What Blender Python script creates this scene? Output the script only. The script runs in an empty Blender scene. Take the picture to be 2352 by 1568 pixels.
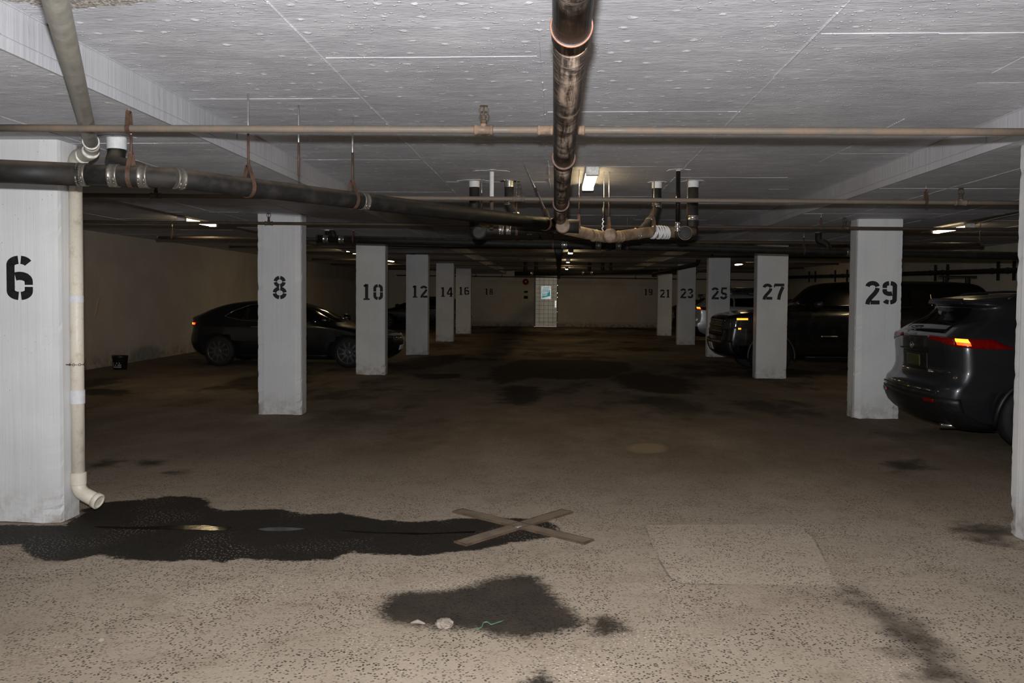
import bpy, bmesh, math, random
import numpy as np
from mathutils import Vector, Matrix
random.seed(7)
rng = np.random.default_rng(7)
SC = bpy.context.scene
COL = SC.collection
# ------------------------------------------------------------------ camera
F = 1907.0; CX, CY = 1176.0, 735.0; VPX, VPY = 1280.0, 670.0; ROLL = math.radians(0.55)
EYE = Vector((0, 0, 1.68))
_d = Vector(((VPX-CX)/F, -(VPY-CY)/F, -1)).normalized()
_u = Vector((math.sin(ROLL), math.cos(ROLL), 0)); _u = (_u - _d*_u.dot(_d)).normalized()
_r = _d.cross(_u)
M = Matrix((_r, _d, _u))                     # camera space -> world axes
cam = bpy.data.cameras.new('camera'); camo = bpy.data.objects.new('camera', cam); COL.objects.link(camo)
cam.sensor_width = 36; cam.lens = F/2352*36; cam.shift_y = -(784-CY)/2352; cam.clip_start = .02; cam.clip_end = 200
camo.matrix_world = Matrix.Translation(EYE) @ M.to_4x4()
SC.camera = camo
def ray(px, py): return M @ Vector(((px-CX)/F, -(py-CY)/F, -1))
def atY(px, py, Y): r = ray(px, py); return EYE + r*(Y/r.y)
def atZ(px, py, z): r = ray(px, py); return EYE + r*((z-EYE.z)/r.z)
def atX(px, py, X): r = ray(px, py); return EYE + r*(X/r.x)
def fl(px, py): return atZ(px, py, 0.0)
ZL = lambda y: 2.755-.006*y                 # underside of the dropped slab bands
ZU = lambda y: 2.966-.006*y                 # underside of the higher slabs
# ------------------------------------------------------------------ node helpers
class N:
    def __init__(s, name):
        s.m = bpy.data.materials.new(name); s.m.use_nodes = True; s.t = s.m.node_tree; s.t.nodes.clear()
        s.out = s.t.nodes.new('ShaderNodeOutputMaterial'); s.b = s.t.nodes.new('ShaderNodeBsdfPrincipled')
        s.t.links.new(s.b.outputs[0], s.out.inputs[0]); s._co = None
    def n(s, typ, **k):
        x = s.t.nodes.new(typ)
        for a, v in k.items(): setattr(x, a, v)
        return x
    def put(s, inp, v):
        if isinstance(v, bpy.types.NodeSocket): s.t.links.new(v, inp)
        elif v is not None:
            if hasattr(inp.default_value, '__len__') and not hasattr(v, '__len__'): v = (v,)*len(inp.default_value)
            if hasattr(inp.default_value, '__len__') and len(inp.default_value) == 4 and len(v) == 3: v = (*v, 1)
            inp.default_value = v
    def co(s):
        if s._co is None: s._co = s.n('ShaderNodeTexCoord').outputs['Object']
        return s._co
    def map(s, scale, loc=(0, 0, 0), vec=None):
        x = s.n('ShaderNodeMapping'); s.put(x.inputs['Vector'], vec or s.co()); s.put(x.inputs['Scale'], scale); s.put(x.inputs['Location'], loc); return x.outputs[0]
    def noise(s, scale=5, detail=3, rough=.55, vec=None, col=False):
        x = s.n('ShaderNodeTexNoise'); s.put(x.inputs['Vector'], vec or s.co()); s.put(x.inputs['Scale'], scale); s.put(x.inputs['Detail'], detail); s.put(x.inputs['Roughness'], rough)
        return x.outputs['Color' if col else 'Fac']
    def vor(s, scale=5, vec=None, feature='F1', out='Distance', rnd=1, dim='3D'):
        x = s.n('ShaderNodeTexVoronoi', feature=feature, voronoi_dimensions=dim); s.put(x.inputs['Vector'], vec or s.co()); s.put(x.inputs['Scale'], scale); s.put(x.inputs['Randomness'], rnd); return x.outputs[out]
    def math(s, op, a, b=None, c=None, clamp=False):
        x = s.n('ShaderNodeMath', operation=op, use_clamp=clamp); s.put(x.inputs[0], a)
        if b is not None: s.put(x.inputs[1], b)
        if c is not None: s.put(x.inputs[2], c)
        return x.outputs[0]
    def ramp(s, v, a, b, lo=0, hi=1):
        x = s.n('ShaderNodeMapRange', interpolation_type='SMOOTHSTEP'); s.put(x.inputs[0], v); s.put(x.inputs[1], a); s.put(x.inputs[2], b); s.put(x.inputs[3], lo); s.put(x.inputs[4], hi); return x.outputs[0]
    def mix(s, f, a, b, mode='MIX'):
        x = s.n('ShaderNodeMix', data_type='RGBA', blend_type=mode); s.put(x.inputs[0], f); s.put(x.inputs[6], a); s.put(x.inputs[7], b); return x.outputs[2]
    def attr(s, name): return s.n('ShaderNodeAttribute', attribute_name=name).outputs['Fac']
    def xyz(s, vec=None):
        x = s.n('ShaderNodeSeparateXYZ'); s.put(x.inputs[0], vec or s.co()); return x.outputs
    def bump(s, h, strength=.3, dist=.01):
        x = s.n('ShaderNodeBump'); s.put(x.inputs['Height'], h); s.put(x.inputs['Strength'], strength); s.put(x.inputs['Distance'], dist); s.t.links.new(x.outputs[0], s.b.inputs['Normal'])
    def set(s, col=None, rough=None, metal=None, spec=None, coat=None, emit=None, es=None, coat_r=None, alpha=None):
        for k, v in (('Base Color', col), ('Roughness', rough), ('Metallic', metal), ('Specular IOR Level', spec), ('Coat Weight', coat), ('Coat Roughness', coat_r), ('Emission Color', emit), ('Emission Strength', es)):
            if v is not None: s.put(s.b.inputs[k], v)
        return s.m
def S(r, g, b):                              # sRGB bytes -> linear
    f = lambda c: (c/255/12.92) if c/255 <= .04045 else ((c/255+.055)/1.055)**2.4
    return (f(r), f(g), f(b))
def simple(name, col, rough=.5, metal=0, var=.25, scale=30, coat=0, spec=.5):
    n = N(name); v = n.noise(scale, 4, .6)
    dark = tuple(c*(1-var) for c in col); lite = tuple(min(1, c*(1+var)) for c in col)
    n.set(n.mix(n.ramp(v, .3, .7), dark, lite), n.ramp(v, .2, .8, max(.02, rough-.06), min(1, rough+.08)), metal, spec, coat)
    return n.m
MAT = {}
# ------------------------------------------------------------------ mesh helpers
class MB:
    def __init__(s): s.v = []; s.f = []; s.sm = []
    def add(s, verts, faces, smooth=False):
        o = len(s.v); s.v += [tuple(v) for v in verts]; s.f += [tuple(i+o for i in f) for f in faces]; s.sm += [smooth]*len(faces); return s
    def box(s, lo, hi, mat=None, ch=0):
        bm = bmesh.new(); bmesh.ops.create_cube(bm, size=1)
        lo = Vector(lo); hi = Vector(hi)
        for v in bm.verts: v.co = Vector([(lo[i]+hi[i])/2 + v.co[i]*(hi[i]-lo[i]) for i in range(3)])
        if ch: bmesh.ops.bevel(bm, geom=list(bm.edges), offset=ch, segments=2, affect='EDGES', profile=.6)
        if mat is not None: bmesh.ops.transform(bm, matrix=mat, verts=bm.verts)
        bm.verts.index_update(); s.add([v.co for v in bm.verts], [[v.index for v in f.verts] for f in bm.faces]); bm.free(); return s
    def frame(s, p, t, up=None):
        t = t.normalized(); a = up or (Vector((0, 0, 1)) if abs(t.z) < .9 else Vector((1, 0, 0)))
        x = t.cross(a).normalized(); return x, x.cross(t).normalized()
    def tube(s, pts, r, n=16, caps=True, closed=False):
        pts = [Vector(p) for p in pts]; m = len(pts); rr = r if hasattr(r, '__len__') else [r]*m
        vs = []; fs = []; x = None
        for i, p in enumerate(pts):
            if closed: t = (pts[(i+1) % m]-pts[i-1])
            else: t = (pts[min(i+1, m-1)]-pts[max(i-1, 0)])
            t.normalize()
            if x is None: x, y = s.frame(p, t)
            else: x = (x - t*x.dot(t)).normalized(); y = x.cross(t).normalized()
            for k in range(n):
                a = 2*math.pi*k/n; vs.append(p + x*math.cos(a)*rr[i] + y*math.sin(a)*rr[i])
        last = m if closed else m-1
        for i in range(last):
            for k in range(n):
                j = (i+1) % m; fs.append((i*n+k, i*n+(k+1) % n, j*n+(k+1) % n, j*n+k))
        s.add(vs, fs, True)
        if caps and not closed:
            o = len(s.v)-len(vs)
            s.f += [tuple(o+k for k in range(n))[::-1], tuple(o+(m-1)*n+k for k in range(n))]; s.sm += [False, False]
        return s
    def cyl(s, a, b, r, n=16): return s.tube([a, b], r, n)
    def lathe(s, base, axis, prof, n=24):     # prof: (distance along axis, radius)
        base = Vector(base); axis = Vector(axis).normalized(); x, y = s.frame(base, axis); vs = []; fs = []
        for d, r in prof:
            for k in range(n):
                a = 2*math.pi*k/n; vs.append(base+axis*d+(x*math.cos(a)+y*math.sin(a))*r)
        for i in range(len(prof)-1):
            for k in range(n): fs.append((i*n+k, i*n+(k+1) % n, (i+1)*n+(k+1) % n, (i+1)*n+k))
        s.add(vs, fs, len(prof) > 4)
        o = len(s.v)-len(vs); s.f += [tuple(o+k for k in range(n))[::-1], tuple(o+(len(prof)-1)*n+k for k in range(n))]; s.sm += [False]*2
        return s
    def torus(s, c, axis, R, r, n=24, m=8, a0=0, a1=2*math.pi):
        c = Vector(c); axis = Vector(axis).normalized(); x, y = s.frame(c, axis); full = abs(a1-a0-2*math.pi) < 1e-6
        pts = [c+(x*math.cos(a)+y*math.sin(a))*R for a in np.linspace(a0, a1, n+1)]
        return s.tube(pts[:-1] if full else pts, r, m, not full, full)
    def build(s, name, mat, parent=None, loc=None):
        me = bpy.data.meshes.new(name); me.from_pydata(s.v, [], s.f)
        me.polygons.foreach_set('use_smooth', s.sm)
        bm = bmesh.new(); bm.from_mesh(me); bmesh.ops.recalc_face_normals(bm, faces=bm.faces); bm.to_mesh(me); bm.free()
        me.update()
        if mat: me.materials.append(MAT[mat] if isinstance(mat, str) else mat)
        o = bpy.data.objects.new(name, me); COL.objects.link(o)
        if parent:
            o.parent = parent
            if not s.__dict__.get('local'): o.matrix_parent_inverse = Matrix.Identity(4); o.location = -base_of(parent)
        return o
def base_of(p):
    v = Vector((0, 0, 0))
    while p: v += p.location; p = p.parent
    return v
def tag(o, label=None, cat=None, group=None, kind=None):
    for k, v in (('label', label), ('category', cat), ('group', group), ('kind', kind)):
        if v: o[k] = v
    return o
def empty(name, loc, label, cat, group=None):
    o = bpy.data.objects.new(name, None); COL.objects.link(o); o.location = loc; o.empty_display_size = .1; return tag(o, label, cat, group)
def copy_tree(o, parent=None):
    c = o.copy(); COL.objects.link(c)
    if parent: c.parent = parent
    for ch in list(o.children): copy_tree(ch, c)
    return c
def bend(pts, rad=.12, n=6):                  # round the corners of a polyline
    pts = [Vector(p) for p in pts]; out = [pts[0]]
    for i in range(1, len(pts)-1):
        a, b, c = pts[i-1], pts[i], pts[i+1]; r = min(rad, (a-b).length*.45, (c-b).length*.45)
        p, q = b+(a-b).normalized()*r, b+(c-b).normalized()*r
        for k in range(n+1):
            t = k/n; out.append(p*(1-t)**2+b*2*t*(1-t)+q*t*t)
    return out+[pts[-1]]
# ------------------------------------------------------------------ materials
def mk_floor():
    n = N('concrete_floor'); big = n.noise(.55, 5, .6); mid = n.noise(4, 5, .6); fine = n.noise(45, 4, .7); grit = n.noise(170, 2, .6)
    base = n.mix(n.ramp(big, .3, .7), S(150, 136, 119), S(167, 153, 136))
    base = n.mix(n.math('MULTIPLY', n.ramp(mid, .48, .72), .45), base, S(126, 110, 92))
    base = n.mix(n.math('MULTIPLY', n.ramp(fine, .45, .8), .35), base, S(196, 180, 162))
    patch = n.ramp(n.math('ADD', n.attr('patch'), n.math('MULTIPLY', n.math('SUBTRACT', mid, .5), .12)), -.015, .02)
    base = n.mix(n.math('MULTIPLY', patch, .45), base, S(186, 171, 154))
    edge = n.ramp(n.math('ABSOLUTE', n.math('ADD', n.attr('patch'), n.math('MULTIPLY', n.math('SUBTRACT', fine, .5), .02))), 0, .012, 1, 0)
    base = n.mix(n.math('MULTIPLY', edge, n.math('MULTIPLY', n.ramp(mid, .4, .6), .7)), base, S(70, 58, 46))
    # pits and pale aggregate
    pit = n.vor(52, dim='2D'); pr = n.noise(3.1, 3)
    pitm = n.math('MULTIPLY', n.ramp(pit, .19, .33, 1, 0), n.ramp(n.noise(23, 1), .42, .56))
    pitm = n.math('MULTIPLY', pitm, n.ramp(pr, .35, .6, .35, 1))
    base = n.mix(n.math('MULTIPLY', pitm, .9), base, S(40, 32, 26))
    lite = n.math('MULTIPLY', n.ramp(n.vor(33, vec=n.map((1, 1, 1), (3.3, 1.7, 0)), dim='2D'), .08, .2, 1, 0), n.ramp(n.noise(1.6, 4, vec=n.map((1, 1, 1), (9, 2, 0))), .48, .66))
    base = n.mix(n.math('MULTIPLY', lite, .75), base, S(215, 200, 185))
    # old soft stains, wet ground, bright worn ring
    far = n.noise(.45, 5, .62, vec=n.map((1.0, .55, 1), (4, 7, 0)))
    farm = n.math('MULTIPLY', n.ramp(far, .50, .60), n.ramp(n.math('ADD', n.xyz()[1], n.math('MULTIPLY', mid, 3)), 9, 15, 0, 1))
    far_brown = n.math('MULTIPLY', n.ramp(n.math('ADD', n.xyz()[1], n.math('MULTIPLY', big, 3)), 6.5, 10.5, 0, 1), n.ramp(n.noise(1.1, 5, .65, vec=n.map((1, .6, 1), (2, 2, 0))), .2, .7, .45, .8))
    base = n.mix(far_brown, base, S(84, 70, 54))  # browner and darker farther down the aisle, broken up by noise
    st = n.ramp(n.math('ADD', n.attr('stain'), n.math('MULTIPLY', n.math('SUBTRACT', mid, .5), .5)), -.12, .14)
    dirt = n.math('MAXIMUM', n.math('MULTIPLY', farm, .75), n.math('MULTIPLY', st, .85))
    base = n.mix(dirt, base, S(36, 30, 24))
    wn = n.math('ADD', n.math('MULTIPLY', n.math('SUBTRACT', n.noise(9, 4, .65), .5), .16), n.math('ADD', n.math('MULTIPLY', n.math('SUBTRACT', grit, .5), .05), n.math('MULTIPLY', n.math('SUBTRACT', fine, .5), .10)))
    wet = n.ramp(n.math('ADD', n.attr('wet'), wn), -.018, .018)
    oil = n.ramp(n.math('ADD', n.attr('oil'), n.math('ADD', wn, n.math('MULTIPLY', n.math('SUBTRACT', fine, .5), .12))), -.05, .07)
    base = n.mix(n.math('MULTIPLY', oil, .93), base, n.mix(n.ramp(mid, .4, .7), S(30, 26, 21), S(50, 42, 34)))
    wc = n.mix(n.ramp(fine, .55, .8), S(17, 15, 12), S(32, 28, 23)); wc = n.mix(n.math('MULTIPLY', lite, .9), wc, S(150, 140, 128))
    base = n.mix(n.math('MULTIPLY', wet, .96), base, wc)
    ring = n.ramp(n.math('ADD', n.attr('ring'), n.math('MULTIPLY', n.math('SUBTRACT', mid, .5), .1)), -.04, .05)
    base = n.mix(n.math('MULTIPLY', ring, .3), base, S(175, 155, 120))
    rough = n.mix(wet, n.mix(oil, .88, .75), n.ramp(fine, .3, .7, .6, .8))
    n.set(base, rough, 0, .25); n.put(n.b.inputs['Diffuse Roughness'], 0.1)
    h = n.math('ADD', n.math('MULTIPLY', grit, .35), n.math('ADD', n.math('MULTIPLY', fine, .6), n.math('MULTIPLY', pitm, -1.2)))
    n.bump(n.math('ADD', h, n.math('MULTIPLY', n.attr('patch'), .2)), .55, .006); return n.m
MAT['floor'] = mk_floor()
def mk_ceiling(name, tone=1.0):
    n = N(name); g = lambda *c: tuple(x*tone for x in S(*c))
    big = n.noise(.8, 5, .6); st = n.noise(1, 5, .7, vec=n.map((2.2, 9, 2)))
    grain = n.noise(1, 4, .7, vec=n.map((14, 60, 14))); fine = n.noise(90, 3, .7)
    c = n.mix(n.ramp(big, .3, .7), g(186, 186, 191), g(206, 206, 211))
    c = n.mix(n.math('MULTIPLY', n.ramp(st, .42, .72), .65), c, g(226, 226, 230))
    c = n.mix(n.math('MULTIPLY', n.ramp(grain, .45, .75), .5), c, g(140, 140, 145))
    d = n.vor(4.6, vec=n.map((1, 1.15, 0)), rnd=.6, dim='2D'); gate = n.ramp(n.vor(4.6, vec=n.map((1, 1.15, 0)), out='Color', rnd=.6, dim='2D'), .2, .6)
    dn = n.math('ADD', d, n.math('MULTIPLY', n.math('SUBTRACT', n.noise(34, 4, .7), .5), .30))
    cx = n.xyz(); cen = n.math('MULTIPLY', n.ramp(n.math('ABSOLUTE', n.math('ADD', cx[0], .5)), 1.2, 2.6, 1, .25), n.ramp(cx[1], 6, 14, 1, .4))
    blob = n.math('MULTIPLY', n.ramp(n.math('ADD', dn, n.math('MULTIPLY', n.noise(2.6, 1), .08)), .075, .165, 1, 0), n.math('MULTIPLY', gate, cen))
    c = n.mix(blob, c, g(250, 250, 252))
    sm = n.math('MULTIPLY', n.ramp(n.vor(13, vec=n.map((1, 1, 0)), rnd=1, dim='2D'), .05, .12, 1, 0), n.ramp(n.noise(2.5, 2), .45, .6))
    bp_ = atZ(150, -10, 2.94); vd = n.n('ShaderNodeVectorMath', operation='DISTANCE'); n.put(vd.inputs[0], n.map((.75, 1.6, 0))); n.put(vd.inputs[1], (bp_.x*.75, bp_.y*1.6, 0))
    bare = n.ramp(n.math('ADD', vd.outputs['Value'], n.math('MULTIPLY', n.math('SUBTRACT', n.noise(12, 4, .7), .5), .3)), .24, .27, 1, 0)
    c = n.mix(n.math('MULTIPLY', sm, .7), c, g(245, 245, 248))
    c = n.mix(n.math('MULTIPLY', bare, .9), c, n.mix(n.ramp(n.noise(55, 4, .7), .42, .6), g(84, 76, 66), g(206, 196, 176)))
    mott = n.ramp(n.noise(1.7, 6, .75, vec=n.map((1, 2.2, 1), (3, 8, 1))), .35, .7)
    c = n.mix(n.math('MULTIPLY', mott, .5), c, g(164, 164, 170))
    n.set(c, .6, 0, .4); n.put(n.b.inputs['Diffuse Roughness'], 0.1)
    n.bump(n.math('ADD', n.math('ADD', n.math('MULTIPLY', st, 1.0), n.math('MULTIPLY', grain, .9)), n.math('ADD', n.math('MULTIPLY', blob, 1.1), n.math('ADD', n.math('MULTIPLY', sm, 1.8), n.math('MULTIPLY', fine, .2)))), .6, .008); return n.m
MAT['ceiling'] = mk_ceiling('ceiling_paint')
def mk_white(name, a, b, boards=False, dirt_h=.35, dirt=S(150, 135, 118), grey_patch=False):
    n = N(name); big = n.noise(1.2, 4); fine = n.noise(60, 4, .7); sp = n.vor(26, rnd=1)
    c = n.mix(n.ramp(big, .3, .7), a, b)
    streak = n.noise(1, 4, .6, vec=n.map((22, 22, .6)))
    c = n.mix(n.math('MULTIPLY', n.ramp(streak, .55, .8), .22), c, tuple(x*.72 for x in a))
    pits = n.math('MULTIPLY', n.ramp(sp, .05, .12, 1, 0), n.ramp(n.noise(4, 2), .5, .66))
    c = n.mix(n.math('MULTIPLY', pits, .6), c, S(110, 104, 98))
    z = n.xyz()[2]; dm = n.math('MULTIPLY', n.ramp(z, 0, dirt_h, 1, 0), n.ramp(n.noise(7, 5, .7), .35, .7))
    c = n.mix(n.math('MULTIPLY', dm, .75), c, dirt)
    scuff = n.ramp(n.noise(2.3, 6, .75, vec=n.map((1, 1, .5), (5, 3, 1))), .66, .8)
    c = n.mix(n.math('MULTIPLY', scuff, .3), c, S(140, 126, 110))
    if grey_patch:  # soft blue-grey round patch low on the wall beside the bucket
        q = atX(336, 822, -9.66); vd = n.n('ShaderNodeVectorMath', operation='DISTANCE'); n.put(vd.inputs[0], n.map((1, .35, 1))); n.put(vd.inputs[1], (q.x, q.y*.35, q.z)); c = n.mix(n.ramp(vd.outputs['Value'], .22, .34, .6, 0), c, S(118, 122, 128))
    n.set(c, .55, 0, .4)
    n.bump(n.math('ADD', n.math('MULTIPLY', streak, 2.0), n.math('ADD', n.math('MULTIPLY', fine, .3), n.math('MULTIPLY', pits, -.8))), .35, .006); return n.m
MAT['column'] = mk_white('white_column_paint', S(210, 210, 211), S(225, 225, 225))
MAT['beam'] = mk_white('beam_paint', S(176, 176, 180), S(192, 192, 196), dirt_h=.01)
def mk_wall():
    return mk_white('basement_wall_paint', S(200, 190, 176), S(214, 204, 190), dirt_h=.5, dirt=S(96, 82, 66), grey_patch=True)
MAT['wall'] = mk_wall()
def mk_block():
    n = N('block_wall_paint'); br = n.n('ShaderNodeTexBrick'); n.put(br.inputs['Vector'], n.map((1, 1, 1), vec=None))
    x, y, z = n.xyz(); cb = n.n('ShaderNodeCombineXYZ'); n.put(cb.inputs[0], x); n.put(cb.inputs[1], z); n.t.links.new(cb.outputs[0], br.inputs['Vector'])
    n.put(br.inputs['Scale'], 1); n.put(br.inputs['Mortar Size'], .006); n.put(br.inputs['Brick Width'], .4); n.put(br.inputs['Row Height'], .2); n.put(br.inputs['Mortar Smooth'], .5)
    big = n.noise(.9, 5, .6); sc = n.noise(1.3, 6, .75, vec=n.map((1, 1, 2.2), (2.2, 0, 0)))
    c = n.mix(n.ramp(big, .3, .7), S(198, 186, 168), S(214, 202, 184))
    c = n.mix(n.math('MULTIPLY', n.ramp(sc, .62, .78), .5), c, S(96, 84, 70))
    c = n.mix(n.math('MULTIPLY', br.outputs['Fac'], .25), c, S(110, 98, 84))
    c = n.mix(n.math('MULTIPLY', n.ramp(z, 0, .35, 1, 0), n.ramp(n.noise(6, 4), .3, .7, .2, .8)), c, S(80, 68, 54))
    n.set(c, .7, 0, .3); n.bump(n.math('ADD', n.math('MULTIPLY', br.outputs['Fac'], -1), n.math('MULTIPLY', n.noise(40, 3), .3)), .4, .006); return n.m
MAT['block'] = mk_block()
MAT['door'] = None
def mk_door():
    n = N('door_enamel'); x, y, z = n.xyz()
    v = n.noise(3, 4); c = n.mix(n.ramp(v, .3, .7), S(214, 204, 180), S(230, 222, 200))
    c = n.mix(n.math('MULTIPLY', n.ramp(n.noise(5, 5, .7), .6, .8), .5), c, S(150, 135, 108))
    n.set(c, .33, .2, .5); n.bump(n.noise(50, 3), .02, .004); return n.m
MAT['door'] = mk_door()
def mk_rust(name, a, b, lo=.4, hi=.62, rough=.6):
    n = N(name); v = n.noise(9, 5, .68); w = n.noise(60, 4, .7)
    c = n.mix(n.ramp(v, lo, hi), a, b); c = n.mix(n.math('MULTIPLY', n.ramp(w, .5, .75), .3), c, tuple(x*.5 for x in a))
    n.set(c, n.ramp(v, .3, .7, rough-.12, rough+.15), 0, .45); n.bump(w, .3, .003); return n.m
MAT['brown_pipe'] = mk_rust('brown_steel_pipe', S(104, 96, 86), S(116, 99, 84))
MAT['dark_brown_pipe'] = mk_rust('dark_brown_steel_pipe', S(66, 58, 50), S(80, 66, 52))
MAT['rust'] = mk_rust('rusty_orange_steel', S(66, 46, 36), S(86, 62, 49))
MAT['copper'] = mk_rust('copper_rim', S(104, 70, 56), S(128, 88, 70), rough=.45)
MAT['fitting'] = mk_rust('corroded_fitting', S(104, 86, 72), S(140, 116, 96))
def mk_iron():
    n = N('black_iron_pipe'); v = n.noise(7, 5, .7); w = n.noise(1, 4, .7, vec=n.map((6, 60, 6))); up = n.xyz(n.n('ShaderNodeNewGeometry').outputs['Normal'])[2]
    c = n.mix(n.ramp(v, .45, .7), S(26, 25, 24), S(46, 40, 35))
    dust = n.math('MULTIPLY', n.ramp(up, .3, .95), n.ramp(n.noise(14, 4), .25, .6, .4, 1))
    c = n.mix(n.math('MULTIPLY', dust, .75), c, S(104, 92, 78))
    n.set(c, n.ramp(v, .3, .7, .55, .75), 0, .4); n.bump(n.noise(70, 3), .15, .002); return n.m
MAT['iron'] = mk_iron()
def mk_scuffed():
    n = N('scuffed_black_pipe'); arcs = n.noise(1, 4, .7, vec=n.map((5, 60, 5))); lon = n.noise(1, 5, .7, vec=n.map((38, 2.2, 38))); bl = n.noise(3.4, 5, .7); w = n.noise(55, 4, .7)
    dn = n.math('MULTIPLY', n.xyz(n.n('ShaderNodeNewGeometry').outputs['Normal'])[2], -1)
    mid = n.math('MULTIPLY', n.ramp(dn, .6, .98), n.ramp(bl, .36, .58))
    m = n.math('MAXIMUM', n.math('MULTIPLY', mid, n.ramp(lon, .35, .6)), n.math('MULTIPLY', n.ramp(arcs, .56, .66), n.ramp(bl, .3, .55, .2, .8)))
    c = n.mix(m, n.mix(n.ramp(bl, .5, .75), S(32, 28, 26), S(66, 50, 40)), S(170, 150, 133)); c = n.mix(n.math('MULTIPLY', n.ramp(w, .5, .75), .3), c, S(96, 66, 50))
    n.set(c, n.ramp(m, 0, 1, .42, .75), 0, .45); n.bump(w, .25, .003); return n.m
MAT['scuffed'] = mk_scuffed()
MAT['tan_pipe'] = mk_rust('dusty_tan_pipe', S(134, 116, 95), S(104, 86, 68))
MAT['pvc'] = mk_rust('grey_plastic_pipe', S(150, 146, 138), S(166, 162, 152), rough=.5)
MAT['pvc_white'] = mk_rust('yellowed_white_drain_pipe', S(216, 208, 192), S(190, 174, 150), .5, .75, rough=.45)
MAT['rim'] = simple('pale_pipe_rim', S(218, 216, 208), .4)
MAT['collar'] = simple('white_collar_paint', S(210, 210, 212), .6, 0, .06)
MAT['clamp'] = simple('stainless_clamp_band', S(186, 184, 180), .24, .9, .08, 80)
MAT['clamp_dull'] = simple('dull_clamp_band', S(118, 112, 104), .42, .6, .15, 80)
MAT['rod'] = simple('galvanised_rod', S(190, 188, 186), .35, .7)
MAT['black'] = simple('black_plastic', S(24, 24, 25), .45)
MAT['stencil'] = simple('black_stencil_paint', S(22, 22, 23), .6, 0, .3, 40)
MAT['dark'] = simple('dark_void', S(10, 10, 10), .9)
MAT['rubber'] = simple('tyre_rubber', S(26, 26, 26), .75)
MAT['chrome'] = simple('chrome', S(210, 210, 210), .14, 1, .05)
MAT['alloy'] = simple('grey_alloy', S(120, 120, 122), .35, .8)
MAT['dark_alloy'] = simple('dark_grey_alloy', S(92, 92, 94), .35, .7)
def paint(name, col, rough=.28, metal=.3):
    n = N(name); f = n.noise(900, 2, .5); d = n.noise(6, 4)
    n.set(n.mix(n.math('MULTIPLY', n.ramp(f, .5, .8), .35), col, tuple(min(1, c*1.8+.004) for c in col)), n.ramp(d, .3, .7, rough, rough+.1), metal, .5, .8, coat_r=.06); return n.m
MAT['paint_grey'] = paint('slate_grey_car_paint', S(40, 41, 45))
MAT['paint_charcoal'] = paint('charcoal_car_paint', S(22, 23, 26))
MAT['paint_black'] = paint('black_car_paint', S(8, 8, 9), .2, 0)
MAT['paint_navy'] = paint('navy_car_paint', S(14, 17, 25), .25, .2)
MAT['paint_silver'] = paint('silver_car_paint', S(186, 188, 192), .3, .5)
def mk_glass():
    n = N('tinted_car_glass'); n.set(S(12, 14, 13), .06, 0, .5); return n.m
MAT['glass'] = mk_glass()
def glow(name, col, s, rough=.4):
    n = N(name); n.set(col, rough, 0, .5, emit=col, es=s); return n.m
MAT['lamp'] = glow('lit_lamp_diffuser', S(255, 226, 172), 20)
MAT['tail_flash_glow'] = glow('tail_reflector_glow', (1, .07, .006), 2.6)  # emission stands in for flash thrown back by the tail reflectors
MAT['tail_flash_core'] = glow('tail_reflector_glow_core', (1, .42, .03), 2.2)  # brighter middle of the same stand-in flash return
MAT['amber'] = glow('amber_reflector_glow', (1, .26, .02), 3.2)  # emission stands in for flash thrown back by the amber reflectors
MAT['tail_red'] = simple('red_lamp_lens', S(120, 10, 8), .12)
MAT['headlamp'] = simple('clear_lamp_lens', S(70, 72, 74), .08, .3)
MAT['white_plastic'] = simple('white_lamp_housing', S(220, 218, 212), .5)
MAT['bell_red'] = simple('red_bell_enamel', S(150, 22, 20), .3)
MAT['steel'] = mk_rust('brown_steel_plate', S(120, 106, 91), S(134, 118, 101))
MAT['stone'] = simple('pale_stone', S(140, 129, 116), .8)
MAT['teal'] = simple('teal_sign_ink', S(40, 180, 180), .34, .7, .04)
MAT['sign_white'] = simple('white_sign_face', S(250, 252, 252), .30, .6, .02)
MAT['plate'] = simple('white_number_plate', S(230, 230, 230), .4)
MAT['plate_yellow'] = simple('olive_number_plate', S(64, 64, 34), .4)
MAT['green_twine'] = simple('green_twine', S(76, 112, 88), .7)
MAT['grey_metal'] = simple('grey_box_metal', S(90, 84, 76), .5)
MAT['dark_rim'] = mk_rust('dark_rusty_rim', S(84, 66, 52), S(104, 84, 66))
# ------------------------------------------------------------------ the shell
XL, XR, YF, Y0 = -9.66, 10.25, 40.0, -2.5
def struct(o): return tag(o, kind='structure')
def sdist(P, poly):                           # signed distance, positive inside
    poly = np.asarray(poly); a = poly; b = np.roll(poly, -1, 0); d2 = np.full(len(P), 1e9); ins = np.zeros(len(P), bool)
    for (ax, ay), (bx, by) in zip(a, b):
        ex, ey = bx-ax, by-ay; wx, wy = P[:, 0]-ax, P[:, 1]-ay
        t = np.clip((wx*ex+wy*ey)/(ex*ex+ey*ey+1e-12), 0, 1); d2 = np.minimum(d2, (wx-t*ex)**2+(wy-t*ey)**2)
        c = ((ay > P[:, 1]) != (by > P[:, 1])); xi = ax+(P[:, 1]-ay)/np.where(abs(by-ay) < 1e-12, 1e-12, by-ay)*ex
        ins ^= c & (P[:, 0] < xi)
    d = np.sqrt(d2); return np.where(ins, d, -d)
def fp(px): return [tuple(fl(x, y))[:2] for x, y in px]
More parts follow.
